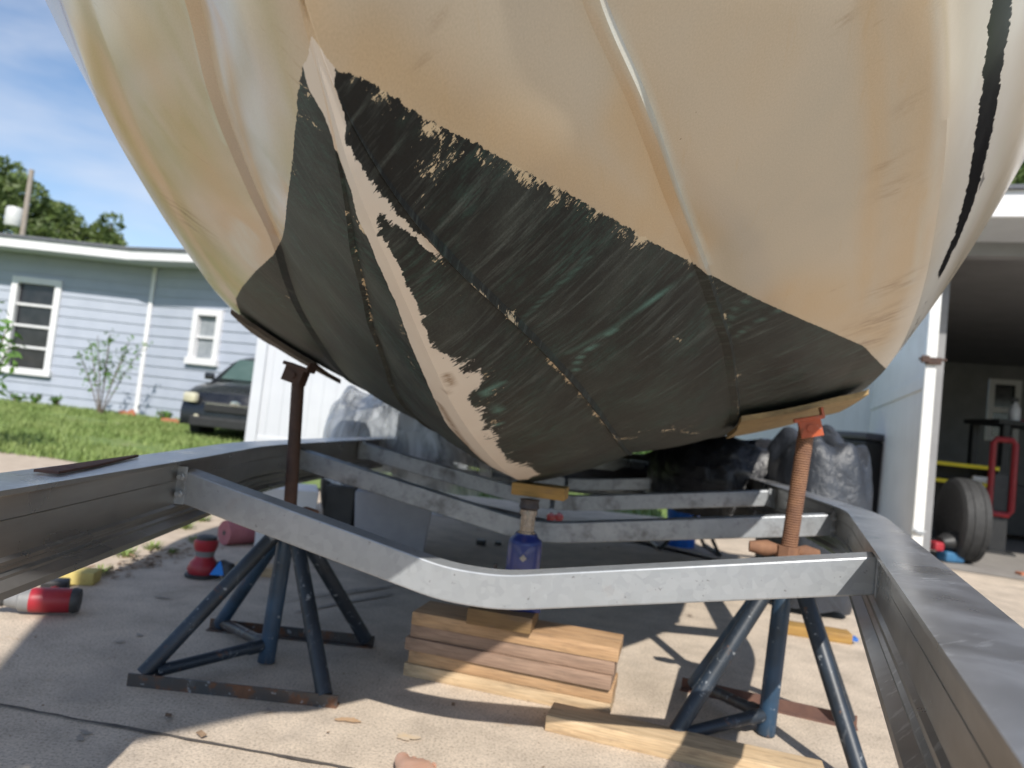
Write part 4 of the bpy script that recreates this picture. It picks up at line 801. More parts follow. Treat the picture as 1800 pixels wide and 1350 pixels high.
# eave: fascia, soffit and roof following both walls
oh = .70; n2_ = Vector((Wd.y, -Wd.x, 0)); F0 = Vector((-9.3, -oh, 0)); k_ = oh*math.tan(math.radians(16.2)); F1 = Vector((-.17, -oh, 0)); F2 = e2+n2_*oh*.9+Wd*.5
q = MB(); q.sweep([(-.012, 0), (.012, 0), (.012, .17), (-.012, .17)], [F0+Vector((0, 0, H_-.01)), F1+Vector((0, 0, H_-.01)), F2+Vector((0, 0, H_-.01))]); q.build('fascia', M['trim'], hs)
q = MB(); q.prism([(F0.x, F0.y+.02), (F1.x, F1.y+.02), (F2.x, F2.y+.02), (e2.x+.6, e2.y+5, ), (F0.x, 5)], H_+.005, H_+.02); q.build('soffit', M['soffit'], hs)
ro = MB(); ez = H_+.165; rz = H_+1.15; rA = [Vector((F0.x, F0.y-.05, ez)), Vector((F1.x, F1.y-.05, ez)), Vector((F2.x, F2.y-.05, ez))]; rB = [Vector((F0.x, 5.5, rz)), Vector((-1.0, 5.5, rz)), Vector((3.2, 5.5, rz))]
for i in range(2):
    ro.quad(rA[i], rA[i+1], rB[i+1], rB[i]); ro.quad(rA[i]+Vector((0, 0, .05)), rA[i+1]+Vector((0, 0, .05)), rB[i+1]+Vector((0, 0, .05)), rB[i]+Vector((0, 0, .05))); ro.quad(rA[i], rA[i+1], rA[i+1]+Vector((0, 0, .05)), rA[i]+Vector((0, 0, .05)))
ro.build('roof', M['roof'], hs)
# ------------------------------------------------------------------ garden plants
def plant(name, loc, stems, h, spread, leafsz, nleaf, label, cat, seed, mat='leaf2', group=None, up=.5):
    rs = random.Random(seed); r = empty(name, loc, 0, label, cat, group); t = MB(); V = []; F_ = []
    for k in range(stems):
        a = rs.uniform(0, 6.28); s = spread*rs.uniform(.3, 1); hh = h*rs.uniform(.6, 1); pth = [Vector((0, 0, 0)), Vector((s*.45*math.cos(a), s*.45*math.sin(a), hh*.5)), Vector((s*math.cos(a), s*math.sin(a), hh))]
        t.tube([(0, 0, -.03)]+pth[1:], [.012, .009, .004], 5)
        for j in range(nleaf):
            u = up+(1-up)*rs.random()**.7; p = pth[1].lerp(pth[2], max(0, u*2-1)) if u > .5 else pth[0].lerp(pth[1], u*2)
            p = p+Vector([rs.gauss(0, .035) for _ in range(3)])*(h/1.2+.3); d = Vector([rs.gauss(0, 1) for _ in range(3)]).normalized(); w = d.cross(Vector([rs.gauss(0, 1) for _ in range(3)])).normalized(); z = leafsz*rs.uniform(.6, 1.3); i = len(V)
            V += [p-d*z, p+w*z*.4, p+d*z, p-w*z*.4]; F_.append((i, i+1, i+2, i+3))
    t.build('stems', M['bark'], r, True); me = bpy.data.meshes.new('leaves'); me.from_pydata(V, [], F_); link('leaves', me, M[mat], r); return r
bp = at(175, 735, 12.1); plant('rose_bush', (bp.x, 12.1, lawn_z(0, 12.1)), 8, 1.42, .70, .042, 50, 'tall leggy rose bush with sparse leaves in front of the blue wall', 'bush', 31, up=.35)
bp2 = at(-12, 560, 6.0); rr2 = plant('shrub', (bp2.x-.1, 6.0, 0), 7, 1.45, .42, .05, 50, 'leafy shrub reaching in at the left edge in front of the house', 'bush', 32, up=.55)
for k, (px, lab) in enumerate([(28, 'leftmost low green plant at the foot of the house wall'), (60, 'low green plant second from the left at the foot of the house wall'), (98, 'low green plant below the right window jamb at the wall foot'), (290, 'small plant beside the terracotta edging at the wall corner')]):
    p = at(px, 718, 12.9 if k < 3 else 12.4); plant('low_plant', (p.x, p.y, lawn_z(0, p.y)), 9, .20, .15, .045, 9, lab, 'plant', 40+k, group='low plants along the house', up=.2)
M['terra'] = simple('terracotta', (.45, .17, .09), (.38, .14, .08), .9, scale=20)
for k, (px, lab) in enumerate([(215, 'left terracotta edging stone by the house corner'), (229, 'taller terracotta edging stone at the white corner trim'), (292, 'terracotta stone under the small plant'), (306, 'right terracotta edging stone near the black car')]):
    p = at(px, 735, 12.7 if k < 2 else 11.9); q = MB(); q.prism([(-.10, 0), (.10, 0), (.07, .07), (.02, .13 if k == 1 else .09), (-.06, .08)], -.03, .03, Matrix(((1, 0, 0, 0), (0, 0, 1, 0), (0, 1, 0, 0), (0, 0, 0, 1))), bev=.008); o = q.build('edging_stone', M['terra']); o.location = (p.x, p.y, lawn_z(0, p.y)); tag(o, lab, 'stone', 'terracotta edging stones')
# ------------------------------------------------------------------ black car
M['carpaint'] = simple('car_black', (.006, .0065, .009), (.009, .010, .013), .28, scale=3, coat=.35); M['chrome'] = simple('chrome', (.6, .6, .6), (.5, .5, .5), .15, 1.0); M['lamp'] = simple('headlamp', (.62, .58, .42), (.5, .46, .34), .12, scale=9, coat=1); M['blackplastic'] = simple('black_plastic', (.015, .015, .016), (.025, .025, .025), .5, scale=12)
cf = at(412, 735, 9.6); car = empty('parked_car', (cf.x, 9.6, -.02), math.radians(2), 'black car with yellowed headlights parked behind the white fence by the house', 'car')
car.scale = (.86, .86, .86)
# car frame: local -y is the front, x to its left-right, length +y
prof = [(0, .28), (-.02, .50), (.03, .66), (.10, .80), (.45, .93), (1.15, 1.02), (1.20, 1.03), (1.75, 1.46), (2.1, 1.56), (3.1, 1.56), (3.9, 1.48), (4.35, 1.02), (4.5, .9), (4.5, .35), (4.3, .25)]
t = bmesh.new(); rings = []
for x in (-.90, -.86, -.72, -.4, 0, .4, .72, .86, .90):
    f = 1-(abs(x)/.90)**4*.05; bow = (x/.9)**2*.16; ring = []
    for y, z in prof:
        tumble = 1 if z < 1.03 else 1-.22*(z-1.03)/.5
        ring.append(t.verts.new((x*tumble, y+(bow if y < .5 else 0)-(bow*.4 if y > 4 else 0), z*f+(.02 if abs(x) < .5 and z > .9 and z < 1.05 else 0))))
    rings.append(ring)
for a_, b2_ in zip(rings, rings[1:]):
    for k in range(len(prof)): t.faces.new((a_[k], a_[(k+1) % len(prof)], b2_[(k+1) % len(prof)], b2_[k]))
t.faces.new(rings[0]); t.faces.new(rings[-1][::-1]); bmesh.ops.recalc_face_normals(t, faces=t.faces)
me = bpy.data.meshes.new('body'); t.to_mesh(me); t.free(); smooth_me(me, 40); link('body', me, M['carpaint'], car)
q = MB(); q.quad(Vector((-.72, 1.20, 1.05)), Vector((.72, 1.20, 1.05)), Vector((.62, 1.70, 1.43)), Vector((-.62, 1.70, 1.43))); o = q.build('windscreen', simple('green_glass', (.04, .075, .065), (.08, .125, .11), .08, scale=2), car)
for v in o.data.vertices: v.co += Vector((0, -.012, .012))
MB().box((0, -.022, .58), (.95, .05, .17), bev=.02).build('grille', M['blackplastic'], car)
for z in (.53, .58, .63): MB().box((0, -.05, z), (.9, .012, .014)).build('grille_bar', M['chrome'] if z == .63 else M['blackplastic'], car)
MB().lathe([(0, 0), (.075, 0), (.07, .012), (0, .016)], 20, Matrix.Translation((0, -.05, .66)) @ Matrix.Rotation(math.radians(90), 4, 'X') @ Matrix.Diagonal((1.1, .65, 1, 1))).build('badge', M['chrome'], car, True)
MB().box((0, -.035, .34), (1.35, .06, .15), bev=.02).build('bumper_vent', M['blackplastic'], car)
for s in (-1, 1):
    MB().box((s*.74, .085, .70), (.24, .10, .16), rot=(0, 0, s*.35), bev=.04).build('headlight', M['lamp'], car, True)
    MB().lathe([(0, 0), (.045, 0), (.04, .012), (0, .014)], 16, Matrix.Translation((s*.60, .015, .40)) @ Matrix.Rotation(math.radians(90), 4, 'X')).build('fog_lamp', M['lamp'], car, True)
    for y in (.85, 3.6):
        w_ = MB().lathe([(.16, -.10), (.30, -.10), (.33, -.07), (.33, .07), (.30, .10), (.16, .10)], 26, axis_matrix((s*.80, y, .30), (1, 0, 0))).build('wheel', M['rubber'], car, True)
        MB().lathe([(0, -.05), (.14, -.07), (.17, -.09), (.17, .09), (.14, .07), (0, .05)], 20, axis_matrix((s*.80, y, .30), (1, 0, 0))).build('rim', M['chrome'], w_, True)
    MB().box((s*.98, 1.35, 1.08), (.16, .10, .12), bev=.03).build('mirror', M['carpaint'], car, True)
# ------------------------------------------------------------------ fences
M['vinyl'] = simple('vinyl', (.58, .59, .63), (.53, .54, .58), .35, scale=2, spec=.4); M['vinyl_dirty'] = simple('vinyl_dirty', (.82, .80, .78), (.74, .72, .70), .45, scale=3, c3=(.48, .46, .43), detail=8)
def vinyl_fence(p0, p1, h, n, label, mat, mid=False, z0=.05, name='vinyl_fence'):
    p0 = Vector(p0); p1 = Vector(p1); d = (p1-p0); L_ = d.length; d.normalize(); ang = math.atan2(d.y, d.x); r = empty(name, (p0.x, p0.y, 0), ang, label, 'fence')
    k = MB(); m_ = int(L_/.155)
    for i in range(m_): k.box(((i+.5)*L_/m_, 0, z0+h/2), (L_/m_-.001, .022, h-.2), bev=.003)
    k.build('panel', mat, r); q = MB()
    for z in [z0+.07, z0+h-.07]: MB().box((L_/2, 0, z), (L_-.1, .05, .14), bev=.006).build('rail', mat, r)
    for i in range(n+1):
        x = L_*i/n; MB().box((x, 0, (h+.06)/2+z0/2), (.125, .125, h+.06+z0), bev=.006).build('post', mat, r); MB().lathe([(0, 0), (.098, 0), (.098, .02), (.0, .08)], 4, Matrix.Translation((x, 0, h+.06+z0)) @ zrot(math.pi/4)).build('post_cap', mat, r)
    return r
fl = at(440, 770, 8.75); vinyl_fence((fl.x, 8.75, 0), (-.55, 9.6, 0), 1.78, 2, 'white vinyl fence panel behind the plastic-covered pile on the left', M['vinyl'], z0=.07)
# right-hand gate leaf, standing open
g0 = Vector((2.93, 5.0, 0)); g1 = Vector((4.02, 7.9, 0)); gd = (g1-g0).normalized(); gr = empty('gate', (g0.x, g0.y, 0), math.atan2(gd.y, gd.x), 'tall white vinyl gate standing open beside the dark garage', 'gate'); GL = (g1-g0).length; GH = 1.98
k = MB()
for i in range(18): k.box((.06+(i+.5)*(GL-.08)/18, 0, .1+GH/2), ((GL-.08)/18-.004, .022, GH-.1), bev=.003)
k.build('panel', M['vinyl_dirty'], gr)
for z, hh in ((.13, .15), (1.32, .10), (GH+.02, .12)): MB().box((GL/2, 0, z), (GL-.10, .05, hh), bev=.006).build('rail', M['vinyl_dirty'], gr)
MB().box((0, 0, 1.02), (.07, .07, 2.06), bev=.01).build('edge_post', simple('white_post', (.80, .80, .78), (.72, .71, .68), .35, scale=5), gr)
MB().box((0, 0, 2.065), (.09, .09, .03), bev=.008).build('post_cap', M['stand_rusty'], gr)
for z, sc1 in ((1.46, 1), (.26, .5)):
    lt = MB(); lt.box((-.045, -.01, z), (.03*sc1, .10*sc1, .05*sc1), bev=.004); lt.tube([(-.05, -.09*sc1, z+.01), (-.05, .08*sc1, z+.01)], .010*sc1, 8); lt.box((-.05, .04*sc1, z+.01), (.04*sc1, .05*sc1, .05*sc1), bev=.006); lt.build('latch', M['rust_dark'] if z > 1 else M['galv'], gr)
vinyl_fence((4.10, 8.05, 0), (2.6, 10.4, 0), 1.8, 1, 'white vinyl fence section beyond the open gate, behind the tarp', M['vinyl_dirty'])
# lattice-topped fence far back
lf = at(1272, 780, 17); rf = at(1420, 780, 15.5); lt = empty('lattice_fence', (lf.x, 17, 0), math.atan2(-1.5, rf.x-lf.x), 'white lattice fence far back between the boat and the black tarp', 'fence'); LL = math.hypot(rf.x-lf.x, 1.5)+.6
q = MB(); q.box((LL/2, 0, .45), (LL, .03, .9))
for z in (.92, 1.5): q.box((LL/2, 0, z), (LL, .05, .07))
q.build('panel', M['vinyl'], lt); q = MB()
for i in range(int(LL/.09)): q.box((i*.09, -.0, 1.21), (.022, .02, .54))
for i in range(6): q.box((LL/2, .012, .97+i*.09), (LL, .02, .02))
q.build('lattice', M['vinyl_dirty'], lt)
for x in (0, LL*.62, LL): MB().box((x, -.03, .8), (.14, .14, 1.6), bev=.006).build('post', M['vinyl'], lt)
# ------------------------------------------------------------------ garage
M['garage_wall'] = simple('garage_wall', (.26, .26, .265), (.21, .21, .215), .85, scale=4, spec=.2); M['garage_trim'] = simple('garage_trim', (.62, .63, .65), (.56, .57, .6), .5, scale=5); M['ceil'] = simple('garage_ceiling', (.22, .22, .225), (.18, .18, .185), .9, scale=3)
G0 = Vector((3.22, 5.5, 0)); gf = (Vector((5.7, 12.2, 0))-G0).normalized(); ga = math.atan2(gf.y, gf.x)-math.pi/2
gg = empty('garage', G0, ga, 'open dark garage with white roof edge at the right side', 'garage'); GW, GD, GZ = 6.0, 7.0, 2.44; OP = 2.37
gi = Matrix.Rotation(-ga, 3, 'Z'); gx = Vector((math.cos(ga), math.sin(ga), 0))
def gw(name, c, s, m): return MB().box(c, s, bev=.004).build(name, m, gg)
gw('wall', (.05, GD/2, GZ/2), (.10, GD-.02, GZ), M['garage_wall']); gw('wall', (GW-.05, GD/2, GZ/2), (.10, GD-.02, GZ), M['garage_wall'])
BY = GD-.06; bp_ = G0+gf*BY
lw = gi @ (on_wall(1733, 720, bp_, gx)-G0); lw2 = gi @ (on_wall(1790, 720, bp_, gx)-G0); wx0, wx1 = lw.x, lw2.x
z_t = on_wall(1760, 668, bp_, gx).z; z_b = on_wall(1760, 776, bp_, gx).z
for nm_, c, s in (('wall', ((wx0+.1)/2, BY, GZ/2), (wx0-.1, .12, GZ)), ('wall', ((wx1+GW-.1)/2, BY, GZ/2), (GW-.1-wx1, .12, GZ)), ('wall', ((wx0+wx1)/2, BY, z_b/2), (wx1-wx0, .12, z_b)), ('wall', ((wx0+wx1)/2, BY, (z_t+GZ)/2), (wx1-wx0, .12, GZ-z_t))): gw(nm_, c, s, M['garage_wall'])
q = MB(); w_ = wx1-wx0; h_ = z_t-z_b
for x in (wx0+.04, wx1-.04): q.box((x, BY-.08, (z_t+z_b)/2), (.08, .04, h_))
for z in (z_t-.04, z_b+.04, (z_t+z_b)/2): q.box(((wx0+wx1)/2, BY-.081, z), (w_-.16, .04, .08))
f = q.build('window', M['trim'], gg); MB().box(((wx0+wx1)/2, BY-.03, (z_t+z_b)/2), (w_-.05, .01, h_-.05)).build('pane', M['glass'], f)
gw('ceiling', (GW/2, GD/2+.08, GZ+.03), (GW, GD-.1, .06), M['ceil']); gw('header', (GW/2, .0, (OP+GZ)/2+.02), (GW, .12, GZ-OP+.05), M['garage_wall'])
gw('soffit', (GW/2, -.32, GZ+.045), (GW+1.0, .66, .03), M['soffit'])
MB().box((GW/2, -.665, GZ+.13), (GW+1.0, .03, .19), bev=.004).build('fascia', M['trim'], gg); MB().box((GW/2, -.69, GZ+.235), (GW+1.02, .05, .03), bev=.004).build('drip_edge', M['roof'], gg)
q = MB(); q.quad(Vector((-.5, -.71, GZ+.25)), Vector((GW+.5, -.71, GZ+.25)), Vector((GW+.5, GD, GZ+1.5)), Vector((-.5, GD, GZ+1.5))); q.quad(Vector((-.5, -.71, GZ+.23)), Vector((GW+.5, -.71, GZ+.23)), Vector((GW+.5, GD, GZ+1.4)), Vector((-.5, GD, GZ+1.4))); q.build('roof', M['roof'], gg)
# garage contents
def gat(px, py): return gnd(px, py)
tp = gnd(1700, 992); ty = empty('tyre', (tp.x, tp.y+.10, .33), 0, 'large black tyre standing upright at the garage opening', 'tyre')
TA = axis_matrix((0, 0, 0), (1, -.21, 0)) @ Matrix.Diagonal((1, 1, .82, 1))
MB().lathe([(.19, -.095), (.23, -.115), (.29, -.12), (.322, -.10), (.33, -.05), (.325, -.045), (.33, -.04), (.33, .04), (.325, .045), (.33, .05), (.322, .10), (.29, .12), (.23, .115), (.19, .095)], 40, TA).build('tread', M['rubber'], ty, True, 25)
MB().lathe([(0, -.03), (.05, -.04), (.16, -.02), (.185, -.08), (.195, -.095), (.195, .09), (0, .09)], 30, TA).build('rim', simple('rim_grey', (.10, .10, .10), (.06, .06, .06), .4, .6), ty, True, 30)
mblack = M['blackplastic']
p = gnd(1660, 985); sd_o = empty('scooter', (p.x-.02, p.y-.10, 0), math.radians(8), 'small black machine with a red end on the floor in front of the tyre', 'machine')
MB().lathe([(0, -.14), (.05, -.13), (.085, -.06), (.09, .02), (.06, .12), (0, .14)], 18, Matrix.Translation((.03, 0, .17)) @ axis_matrix((0, 0, 0), (1, 0, .15)) @ Matrix.Diagonal((1, .8, 1, 1))).build('seat', mblack, sd_o, True, 50)
MB().box((-.13, 0, .12), (.08, .10, .07), bev=.02).build('red_end', simple('dull_red', (.35, .02, .03), (.28, .02, .03), .5), sd_o)
MB().box((0, 0, .05), (.16, .12, .08), bev=.02).build('blue_base', simple('dull_blue', (.04, .16, .30), (.03, .10, .2), .5), sd_o)
MB().tube([(.06, -.06, .16), (.12, -.08, .14), (.16, -.05, .08)], .012, 8).build('handle', M['chrome'], sd_o, True)
# yellow-edged shelf unit
p = at(1700, 835, 7.0); sh = empty('storage_shelf', (p.x, 7.15, 0), math.radians(-30), 'black storage shelf with two bright yellow shelf edges inside the garage', 'shelf'); my = simple('yellow_paint', (.80, .66, .02), (.70, .56, .02), .5)
for z in (.60, .77):
    MB().box((0, 0, z), (.66, .36, .035), bev=.003).build('shelf', my, sh)
for x in (-.33, .33): MB().box((x, .01, .40), (.03, .34, .80), bev=.003).build('side', mblack, sh)
MB().box((0, .19, .4), (.6, .01, .78)).build('back', mblack, sh)
MB().box((.20, -.05, .60+.05), (.16, .16, .06), bev=.01).build('white_bin', M['trim'], sh)
p = at(1762, 835, 6.5); hc = empty('metal_frame', (p.x, 6.5, 0), math.radians(-25), 'red upright metal frame in the garage between the yellow shelf and the bench', 'frame'); mr = simple('red_paint', (.28, .010, .016), (.20, .010, .014), .45)
MB().tube([(-.085, 0, .40), (-.085, 0, 1.0), (-.06, 0, 1.04), (.06, 0, 1.04), (.085, 0, 1.0), (.085, 0, .40), (.06, 0, .36), (-.06, 0, .36), (-.085, 0, .42)], .028, 8).build('hoop', mr, hc, True)
MB().box((0, .02, .36), (.13, .02, .72), bev=.004).build('backing_board', mblack, hc)
MB().box((0, .03, .012), (.26, .22, .024), bev=.004).build('foot', mblack, hc)
p = at(1800, 720, 7.8); wb = empty('workbench', (p.x+.25, 7.9, 0), 0, 'dark workbench at the right edge of the garage with a spray bottle on it', 'workbench')
bz = at(1780, 742, 7.8).z
MB().box((0, 0, bz-.02), (1.3, .6, .05), bev=.004).build('top', mblack, wb)
for x in (-.55, .6):
    for y in (-.25, .25): MB().box((x, y, (bz-.05)/2), (.07, .07, bz-.05)).build('leg', mblack, wb)
MB().box((.05, .1, .35), (1.1, .35, .55), bev=.01).build('cabinet', mblack, wb)
sbp = at(1779, 742, 7.75); sb = empty('spray_bottle', (sbp.x, 7.72, bz+.005), 0, 'translucent white spray bottle on the workbench', 'spray bottle')
MB().lathe([(0, 0), (.05, 0), (.055, .02), (.055, .12), (.045, .16), (.018, .19), (.016, .21), (0, .21)], 18).build('bottle', simple('milky', (.55, .56, .58), (.5, .5, .52), .4), sb, True, 40)
MB().box((-.012, 0, .235), (.09, .025, .045), bev=.008).build('trigger_head', mblack, sb)
tag(MB().box((sbp.x+.14, 7.7, bz+.012), (.16, .08, .025), bev=.006).build('pink_cloth', simple('pink', (.5, .04, .14), (.4, .04, .12), .8)), 'pink cloth lying beside the spray bottle', 'cloth')
tag(MB().box(tuple(gnd(1795, 1015)+Vector((.1, .1, .012))), (.10, .07, .024), bev=.004).build('brick', M['terra']), 'orange brick piece on the garage apron at the right edge', 'brick')
# ------------------------------------------------------------------ covered things and yard clutter
def drape(name, loc, rx, ry, h, mat, label, cat, seed, folds=11, base=0.0, flat=.55, rough=.03, nu=90, nv=36, skirt=1.1, lean=(0, 0), crumple=.012):
    rs = np.random.RandomState(seed); ph = rs.rand(12)*6.28; V = []; F_ = []
    for j in range(nv+1):
        v = j/nv
        for i in range(nu):
            a = 2*math.pi*i/nu; sq = (abs(math.cos(a))**3.2+abs(math.sin(a))**3.2)**(-1/3.2)
            if v < .45: rr = sq*v/.45*.86; z = h*(1-.10*(v/.45)**2)
            else:
                u = (v-.45)/.55; rr = sq*(.86+.14*math.sin(min(1, u*2.2)*math.pi/2)*1.0+(skirt-1)*u*u); z = h*(.90-.90*u**1.05)
            fo = sum(math.sin(a*k_+ph[q_]+v*3*math.sin(ph[q_+3]))/k_**.55 for q_, k_ in enumerate((folds, folds*2+1, 3, 5)))
            am = rough*(.2+max(0, v-.25)*1.6); rr *= 1+fo*am
            x = rr*rx*math.cos(a)+lean[0]*z; y = rr*ry*math.sin(a)+lean[1]*z
            zz = z+h*rough*.9*(math.sin(x*9/rx+ph[5])+math.sin(y*7/ry+ph[6]+x*4/rx))*(1 if v < .6 else .3)
            cr = crumple; V.append((x+cr*rs.randn()*.6, y+cr*rs.randn()*.6, max(base, zz+cr*rs.randn()*.5)))
    for j in range(nv):
        for i in range(nu): F_.append((j*nu+i, j*nu+(i+1) % nu, (j+1)*nu+(i+1) % nu, (j+1)*nu+i))
    me = bpy.data.meshes.new(name); me.from_pydata(V, [], F_); smooth_me(me, 80); o = link(name, me, mat); o.location = loc
    sbm = o.modifiers.new('s', 'SMOOTH'); sbm.iterations = 2; return tag(o, label, cat)
def plastic_black():
    m, nt, bs = newmat('black_sheet'); n = noise(nt, 9, 6, .6, dist=.8); nt.links.new(ramp(nt, n, [(.35, (.010, .010, .012)), (.62, (.022, .023, .028)), (.74, (.07, .075, .085))]), bs.inputs['Base Color'])
    bs.inputs['Roughness'].default_value = .36; bump(nt, n, bs, .7, .03); return m
M['sheet_black'] = plastic_black()
m, nt, bs = newmat('sheet_slate'); n = noise(nt, 8, 6, .6, dist=.6); nt.links.new(ramp(nt, n, [(.3, (.028, .033, .044)), (.64, (.040, .046, .058)), (.76, (.15, .16, .18))]), bs.inputs['Base Color']); bs.inputs['Roughness'].default_value = .42; bump(nt, noise(nt, 13, 6, .62, dist=1.2), bs, .6, .02); M['sheet_slate'] = m
p = at(1445, 900, 3.45); o = drape('plastic_cover', (p.x-.06, 3.45, .02), .21, .34, .79, M['sheet_slate'], 'dark grey plastic sheet wrapped over a bulky thing behind the right rail', 'tarp', 51, folds=5, rough=.045, skirt=.80, crumple=.004)
p = at(1290, 900, 3.9); o = drape('plastic_cover', (p.x-.02, 3.95, .35), .42, .42, .40, M['sheet_black'], 'glossy black plastic sheet heaped left of the rusty sunlit screw', 'tarp', 52, rough=.05, skirt=1.0)
# sagging brown tarp
V = []; F_ = []; nu, nv = 26, 10
pa = at(985, 826, 4.6); pb = at(1235, 800, 4.3)
for j in range(nv+1):
    for i in range(nu+1):
        u, v = i/nu, j/nv; c = pa.lerp(pb, u); V.append((c.x, c.y+v*1.1, c.z-.05-math.sin(u*3.14)*.03+.05*v+.012*math.sin(u*22+v*5)-.045*(1-v)*(1+.6*math.sin(u*9)) ))
for j in range(nv):
    for i in range(nu): F_.append((j*(nu+1)+i, j*(nu+1)+i+1, (j+1)*(nu+1)+i+1, (j+1)*(nu+1)+i))
me = bpy.data.meshes.new('tarp'); me.from_pydata(V, [], F_); smooth_me(me, 80); o = link('tarp', me, simple('brown_tarp', (.035, .02, .016), (.05, .03, .025), .6, scale=9)); so_ = o.modifiers.new('t', 'SOLIDIFY'); so_.thickness = .01; tag(o, 'dark brown tarp sagging across the rear of the trailer', 'tarp')
# wheelie bin by the gate
p = at(1500, 830, 7.2); tb = empty('wheelie_bin', (p.x+.05, 7.1, 0), math.radians(15), 'black wheelie bin against the white gate behind the wrapped heap', 'bin')
MB().box((0, 0, .47), (.46, .52, .86), bev=.02, taper=(1.18, 1.18)).build('body', mblack, tb); MB().box((.01, 0, .945), (.60, .66, .07), bev=.025).build('lid', simple('bin_lid', (.06, .06, .07), (.08, .08, .09), .4), tb, True)
MB().tube([(.33, -.28, .93), (.36, -.28, .93), (.36, .28, .93), (.33, .28, .93)], .028, 10).build('handle', mblack, tb, True)
for y in (-.24, .24): MB().lathe([(0, -.03), (.11, -.03), (.12, 0), (.11, .03), (0, .03)], 18, axis_matrix((.24, y, .12), (0, 1, 0))).build('wheel', M['rubber'], tb, True)
# blue bucket far right of centre
p = at(1205, 868, 4.9); bk = empty('bucket', (p.x, 4.9, p.z-.04-.20+.0), 0, 'bright blue bucket beyond the crossbeams, left of the black sheet', 'bucket'); mbu = simple('bright_blue', (.01, .16, .70), (.01, .12, .55), .4)
bk.location.z = 0; MB().lathe([(0, .0), (.09, 0), (.12, .30), (.128, .30), (.128, .315), (.112, .315), (.085, .02), (0, .02)], 24).build('pail', mbu, bk, True, 40); MB().tube([(-.12, 0, .30), (-.09, 0, .38), (0, 0, .41), (.09, 0, .38), (.12, 0, .30)], .004, 6).build('handle', M['galv'], bk, True)
# low folding chair frame under the rear of the trailer
p = gnd(1245, 990); ch = empty('creeper_frame', (p.x, p.y+.3, 0), 0, 'black tubular folding frame standing under the rear of the trailer', 'folding frame'); q = MB()
for y in (0, .35):
    q.tube([(-.24, y, .0), (.05, y, .32), (.10, y, .40)], .012, 8); q.tube([(.16, y, 0), (-.02, y, .32)], .012, 8); q.tube([(-.02, y, .32), (.18, y, .33)], .012, 8)
q.tube([(-.24, 0, .015), (-.24, .35, .015)], .012, 8); q.tube([(.16, 0, .015), (.16, .35, .015)], .012, 8); q.build('frame', mblack, ch, True)
MB().box((.08, .175, .335), (.24, .34, .02), bev=.006).build('seat', mblack, ch)
# translucent sheet over a bin and machine on the left
def plastic_clear():
    m, nt, bs = newmat('clear_sheet'); n = noise(nt, 5, 5, .55, dist=1.4, sc=(1.6, 1.6, .5)); n2 = noise(nt, 3, 4, .5)
    nt.links.new(ramp(nt, n2, [(.35, (.60, .63, .68)), (.65, (.72, .75, .80))]), bs.inputs['Base Color']); bs.inputs['Roughness'].default_value = .38
    tp_ = N(nt, 'ShaderNodeBsdfTransparent'); ms = N(nt, 'ShaderNodeMixShader'); nt.links.new(ramp(nt, n, [(.38, g3(.22)), (.62, g3(.80))]), ms.inputs[0]); out = nt.nodes['Material Output']
    nt.links.new(tp_.outputs[0], ms.inputs[1]); nt.links.new(bs.outputs[0], ms.inputs[2]); nt.links.new(ms.outputs[0], out.inputs[0]); bump(nt, n, bs, .22, .02); return m
M['sheet_clear'] = plastic_clear()
p = at(690, 850, 3.75); drape('plastic_cover', (p.x+.06, 3.75, .34), .40, .40, .46, M['sheet_clear'], 'cloudy translucent plastic sheet draped over a machine beyond the left rail', 'plastic sheet', 53, rough=.085, folds=6, skirt=1.05, crumple=.004)
mc = empty('covered_machine', (p.x+.02, 3.78, 0), .2, 'dark machine standing under the cloudy plastic sheet', 'machine'); MB().box((.12, 0, .52), (.30, .36, .40), bev=.04).build('housing', mblack, mc, True); MB().box((.06, -.02, .20), (.12, .12, .40), bev=.02).build('base', mblack, mc)
p = gnd(672, 1000); tub = MB().box((0, 0, .17), (.30, .30, .34), bev=.02, taper=(1.2, 1.15)).build('storage_tub', simple('grey_tote', (.30, .30, .33), (.26, .26, .29), .5), None, True); tub.location = (p.x, p.y+.16, 0); tub.rotation_euler = (0, 0, .12); tag(tub, 'pale grey plastic tub on the concrete below the cloudy sheet', 'tub')
p = gnd(576, 985); o = MB().box((0, 0, .165), (.14, .26, .33), bev=.006).build('black_case', mblack); o.location = (p.x, p.y+.22, 0); tag(o, 'black box standing just left of the pale grey tub', 'box')
p = gnd(470, 980); o = MB().box((0, 0, .15), (.24, .26, .30), bev=.004, taper=(1.1, 1.1)).build('white_box', M['trim']); o.location = (p.x, p.y+.2, 0); o.rotation_euler = (0, 0, .3); tag(o, 'white box between the left jack stand and the black box', 'box')
for k, (px, py, lab) in enumerate([(745, 895, 'crumpled white rag on the concrete beside the grey tub'), (775, 905, 'small crumpled pale rag right of the white one')]):
    o = drape('rag', gnd(px, py)+Vector((0, .0, 0)), .07, .05, .05, M['trim'], lab, 'rag', 60+k, rough=.12, nu=30, nv=12, crumple=.004)
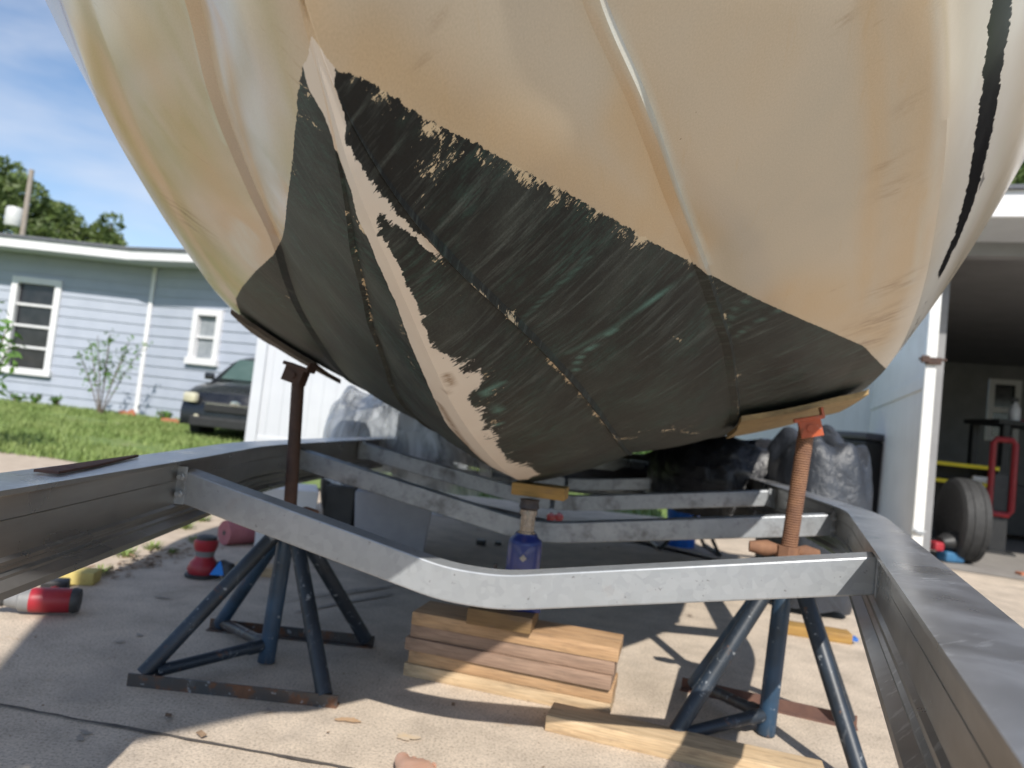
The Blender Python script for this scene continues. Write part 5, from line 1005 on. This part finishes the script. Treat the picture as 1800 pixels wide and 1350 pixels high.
for k, (px, py, lab) in enumerate([(845, 958, 'small dark nut on the shaded floor behind the front crossbeam'), (875, 958, 'second small dark nut, right beside the first on the shaded floor')]):
    p = gnd(px, py); tag(MB().lathe([(.008, 0), (.028-.008*k, 0), (.028-.008*k, .03-.01*k), (.008, .03-.01*k)], 6, Matrix.Translation((p.x, p.y, 0))).build('hex_nut', mblack), lab, 'nut')
# reddish trailer lights bolted at the middle of the second crossbeam
for k, px in enumerate((968, 982)):
    p = at(px, 908, 2.62); tag(MB().lathe([(0, 0), (.016, 0), (.016, .02), (0, .024)], 16, axis_matrix((p.x, p.y, p.z), (0, -1, 0))).build('side_light', simple('red_lens', (.40, .02, .03), (.3, .015, .02), .3, coat=1), None, True), ['left red marker light behind the middle of the second crossbeam', 'right red marker light behind the middle of the second crossbeam'][k], 'light', 'red marker lights')
    tr_c = 0
# backyard greenery
p = at(1140, 800, 19); bsh = empty('shrub', (p.x, 19, 0), 0, 'bright green shrub far back seen under the boat', 'bush'); leaves([(0, 0, .55, .55), (.6, .2, .5, .5), (-.5, 0, .35, .4), (1.0, 0, .4, .4), (.2, .1, .95, .35)], 700, .07, 'foliage', M['leaf2'], bsh, 61)
p = at(1215, 790, 20); bsh = empty('shrub', (p.x, 20.5, 0), 0, 'darker green shrub far back, right of the bright one', 'bush'); leaves([(0, 0, .6, .7), (.7, .2, .8, .6), (-.6, 0, .5, .5), (.2, 0, 1.2, .5)], 600, .07, 'foliage', M['leaf'], bsh, 62)
hd = empty('hedge', (-1.5, 24, 0), 0, 'dark green hedge across the far end of the back yard', 'hedge'); leaves([(x, 0, .5+.25*math.sin(x*2.3), .75) for x in np.arange(-6, 12, .8)], 300, .10, 'foliage', M['leaf'], hd, 63)
p = at(1168, 800, 18); pf_ = at(1165, 792, 16.5); o = drape('pink_cushion', (pf_.x, 16.5, .55), .26, .2, .26, simple('pale_pink', (.62, .42, .44), (.5, .33, .36), .8), 'pale pink cushion beyond the brown tarp by the bright shrub', 'cushion', 70, rough=.03, nu=40, nv=16)
MB()
